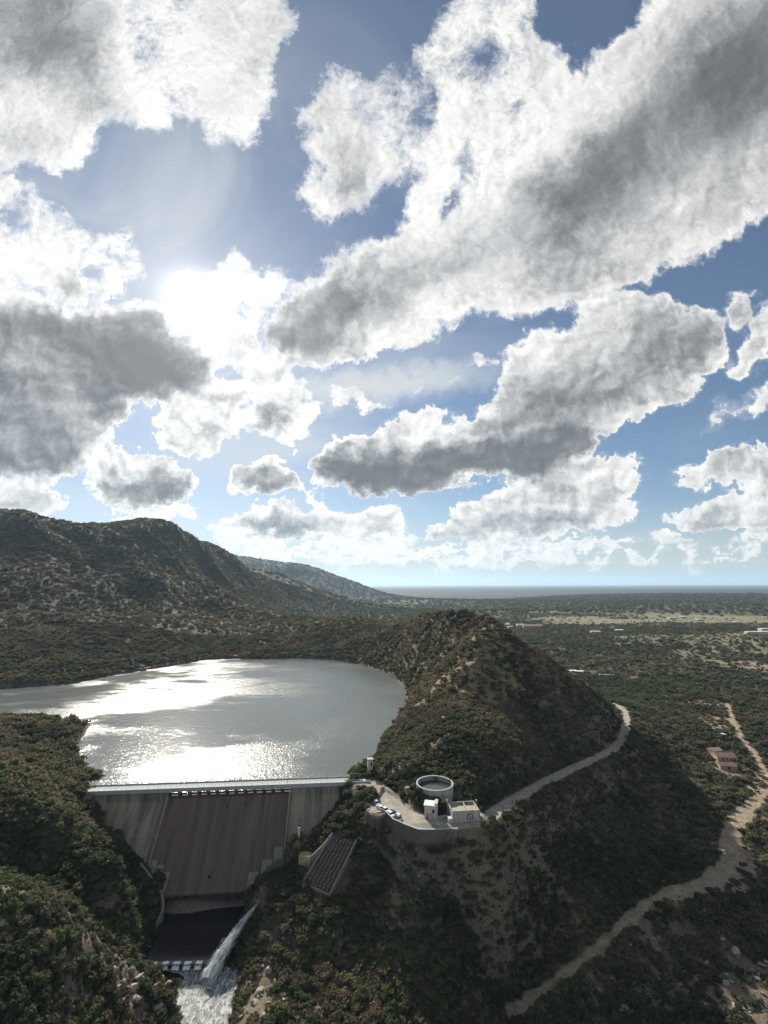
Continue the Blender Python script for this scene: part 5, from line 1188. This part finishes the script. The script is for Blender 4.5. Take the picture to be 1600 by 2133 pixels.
# everything smaller: scrub as stuff, one object per kind, instanced on points
def gn_scatter(name, idx, me, label):
    src = bpy.data.objects.new(name + '_source', me)
    pm = bpy.data.meshes.new(name); pm.vertices.add(len(idx)); pm.vertices.foreach_set('co', np.stack([X_[idx], Y_[idx], Z_[idx] - .12 * S_[idx]], 1).astype(np.float32).ravel())
    a = pm.attributes.new('size', 'FLOAT', 'POINT'); a.data.foreach_set('value', S_[idx].astype(np.float32)); a = pm.attributes.new('turn', 'FLOAT', 'POINT'); a.data.foreach_set('value', np.random.default_rng(3).uniform(0, 6.28, len(idx)).astype(np.float32))
    o = bpy.data.objects.new(name, pm); C.objects.link(o); ng = bpy.data.node_groups.new(name, 'GeometryNodeTree')
    ng.interface.new_socket('Geometry', in_out='INPUT', socket_type='NodeSocketGeometry'); ng.interface.new_socket('Geometry', in_out='OUTPUT', socket_type='NodeSocketGeometry')
    nd = ng.nodes; L = ng.links; gi = nd.new('NodeGroupInput'); go = nd.new('NodeGroupOutput'); ip = nd.new('GeometryNodeInstanceOnPoints'); ob = nd.new('GeometryNodeObjectInfo'); ob.inputs[0].default_value = src
    n1 = nd.new('GeometryNodeInputNamedAttribute'); n1.data_type = 'FLOAT'; n1.inputs[0].default_value = 'size'; n2 = nd.new('GeometryNodeInputNamedAttribute'); n2.data_type = 'FLOAT'; n2.inputs[0].default_value = 'turn'
    cx = nd.new('ShaderNodeCombineXYZ'); L.new(n2.outputs[0], cx.inputs[2]); er = nd.new('FunctionNodeEulerToRotation'); L.new(cx.outputs[0], er.inputs[0])
    L.new(gi.outputs[0], ip.inputs['Points']); L.new(ob.outputs['Geometry'], ip.inputs['Instance']); L.new(er.outputs[0], ip.inputs['Rotation']); L.new(n1.outputs[0], ip.inputs['Scale']); L.new(ip.outputs[0], go.inputs[0])
    md = o.modifiers.new('scatter', 'NODES'); md.node_group = ng; tag(o, label, None, None, 'stuff'); return o
for k, (nm, lab) in enumerate([('thorn_scrub', 'dark low thorn scrub covering the hills'), ('dark_scrub', 'rounded dark green scrub covering hills and plain'), ('dry_scrub', 'dry brownish scrub between the green bushes'), ('green_scrub', 'greener leafy scrub in the damp places')]):
    gn_scatter(nm, np.nonzero((K_ == k) & ~isbig)[0], LOW[k], lab)

# avenue of poplar-like trees on the plain
def tall_tree_meshes():
    r = random.Random(5); vs = []; fs = []
    for i in range(150):
        u = r.random(); rr = .16 * (math.sin(PI * min(1, u * .9 + .1)) ** .6) * r.uniform(.4, 1.1); th = r.uniform(0, 2 * PI); p = np.array([rr * math.cos(th), rr * math.sin(th), .1 + .9 * u]); z = .05
        d = np.array([r.uniform(-1, 1) for _ in range(3)]); d /= np.linalg.norm(d); a = np.cross(d, (.3, .2, 1)); a /= np.linalg.norm(a); b = np.cross(d, a); k = len(vs); vs += [p + a * z, p + b * z, p - a * z, p - b * z]; fs.append((k, k+1, k+2, k+3))
    me = bpy.data.meshes.new('crown'); me.from_pydata([tuple(map(float, p)) for p in vs], [], fs); me.materials.append(LEAF[0])
    mb = MB().tube([(0, 0, -.05), (0, 0, .5)], [.03, .015], 5); m2 = bpy.data.meshes.new('trunk'); m2.from_pydata(mb.v, [], mb.f); m2.materials.append(bark); return me, m2
tt = tall_tree_meshes()
for i in range(26):
    px_ = 1190 + i * 8.2 + rng.uniform(-2, 2); q = at_px(px_, 1350 + (px_ - 1190) * .07 + rng.uniform(-1.5, 1.5)); s = rng.uniform(9, 15)
    r_ = bpy.data.objects.new('poplar_tree', None); C.objects.link(r_); r_.location = q; r_.scale = (s, s, s); r_.rotation_euler = (0, 0, rng.uniform(0, 6))
    for me, nm in zip(tt, ('crown', 'trunk')): o = bpy.data.objects.new(nm, me); C.objects.link(o); o.parent = r_
    tag(r_, 'dark upright tree in the straight row across the plain', 'tree', 'row of upright trees on the plain')

# boulders
def rock_mesh(seed, m):
    bm = bmesh.new(); bmesh.ops.create_icosphere(bm, subdivisions=3, radius=1); r = np.random.default_rng(seed); o1 = r.uniform(0, 50, 3)
    cuts = [(v / np.linalg.norm(v), r.uniform(.45, .85)) for v in r.normal(0, 1, (9, 3))]
    for v in bm.verts:
        p = np.array(v.co); p = p * (1 + .12 * math.sin(p[0] * 3 + o1[0]) * math.sin(p[1] * 3 + o1[1]))
        for nrm, dd in cuts:
            e = p @ nrm - dd
            if e > 0: p = p - nrm * e * .92
        v.co = p * np.array([1, .8, .62])
    me = bpy.data.meshes.new('boulder'); bm.to_mesh(me); bm.free(); me.materials.append(m); return me
rk1 = mat('pale_boulder', (.27, .24, .195), vary=.3, scale=1.2, bump=.12); rk2 = mat('reddish_boulder', (.20, .125, .10), vary=.35, scale=1.2, bump=.12); rk3 = mat('grey_boulder', (.17, .165, .155), vary=.3, scale=1.2, bump=.12)
RK = [[rock_mesh(10 * j + i, m) for i in range(4)] for j, m in enumerate((rk1, rk2, rk3))]
STONES = []
def boulder(px_, py_, s, j, lab, group=None, flat=1):
    q = hit(px_, py_, 112, 500)
    if q is None: return
    o = bpy.data.objects.new('boulder', RK[j][rng.integers(0, 4)]); C.objects.link(o); o.location = (q[0], q[1], q[2] + s * .15); o.rotation_euler = (rng.uniform(-.3, .3), rng.uniform(-.3, .3), rng.uniform(0, 6.28)); o.scale = (s, s * rng.uniform(.7, 1), s * rng.uniform(.6, 1) * flat)
    if group: STONES.append((o, px_, py_, lab, 'rock', s))
    else: tag(o, lab, 'boulder')
for a in [(1530,1990,3.0,0,'largest pale boulder at lower right with a flat sloping top'),(1502,1958,1.7,0,'pale rounded boulder just above the largest one at lower right'),(1470,2008,1.3,0,'pale boulder left of the largest one at lower right'),(1585,2015,2.1,2,'long grey boulder near the right edge at lower right'),(1592,2008,1.2,0,'small bright boulder on the right edge at lower right'),
          (1508,2052,1.7,0,'pale oval boulder on grass below the largest one'),(1520,2048,1.0,0,'small pale boulder touching the oval one on grass'),(1560,2105,1.6,2,'grey boulder in the bottom right corner'),(1592,2110,1.3,0,'ochre boulder at the very bottom right edge'),(1395,1883,1.0,0,'small white stone at the lower edge of the dirt track'),
          (1440,1872,.8,0,'small pale stone halfway along the edge of the dirt track'),(1557,1812,1.0,0,'white stone at the outer bend of the dirt track'),(1578,2035,1.0,0,'small pale stone near the right edge above the grass'),
          (561,1955,1.1,0,'pale round boulder high on the right river bank'),(556,2022,1.8,0,'flat yellowish slab boulder right of the river'),(534,2068,2.0,0,'squarish yellow boulder right of the river'),(585,2075,1.3,0,'yellow upright boulder right of the squarish one'),(548,2000,1.4,0,'pale boulder above the flat slab right of the river'),
          (472,2055,.9,2,'dark wet boulder standing in the river'),(468,2125,.9,2,'dark wet boulder at the river edge near the bottom')]: boulder(*a)
zones = [((215,368),(2010,2130),80,(.8,2.2),(1,0,1),'weathered rock','rocks on the left river bank'),((490,590),(1950,2130),50,(.5,1.2),(0,2,0),'pale bank rock','rocks on the right river bank'),
         ((800,880),(1800,2060),46,(.4,1.1),(0,2,2),'loose scree stone','stones in the scree below the terrace'),((1200,1600),(1900,2130),110,(.5,1.6),(2,2,0),'scattered stone','stones right of the dirt track'),((270,335),(1900,2000),16,(.7,1.5),(1,2,2),'dark bank rock','rocks left of the pool')]
for (x0, x1), (y0, y1), n_, (s0, s1), js, lab, gp in zones:
    for k in range(n_):
        px_, py_ = rng.uniform(x0, x1), rng.uniform(y0, y1)
        if x0 == 1200 and px_ < 1075 + (2100 - py_) * 1.15: continue
        if x0 == 215 and px_ > 300 and py_ < 2018: continue
        boulder(px_, py_, rng.uniform(s0, s1), js[rng.integers(0, 3)], lab, gp)

name_all(STONES)
# ================================================================ air
def haze():
    b = MB().box(-64000, 64000, -3000, 64000, -40, 900).build('haze', None); m = bpy.data.materials.new('air'); m.use_nodes = True; nt = m.node_tree; nt.nodes.remove(nt.nodes['Principled BSDF'])
    v = nt.nodes.new('ShaderNodeVolumePrincipled'); v.inputs['Color'].default_value = (.54, .77, 1.0, 1); v.inputs['Density'].default_value = HAZE; v.inputs['Anisotropy'].default_value = .3
    nt.links.new(v.outputs[0], nt.nodes['Material Output'].inputs['Volume']); b.data.materials.append(m); b['kind'] = 'stuff'; tag(b, 'pale blue haze lying over the plain'); return b
HAZE = 2.6e-5
if HAZE_ON: haze()
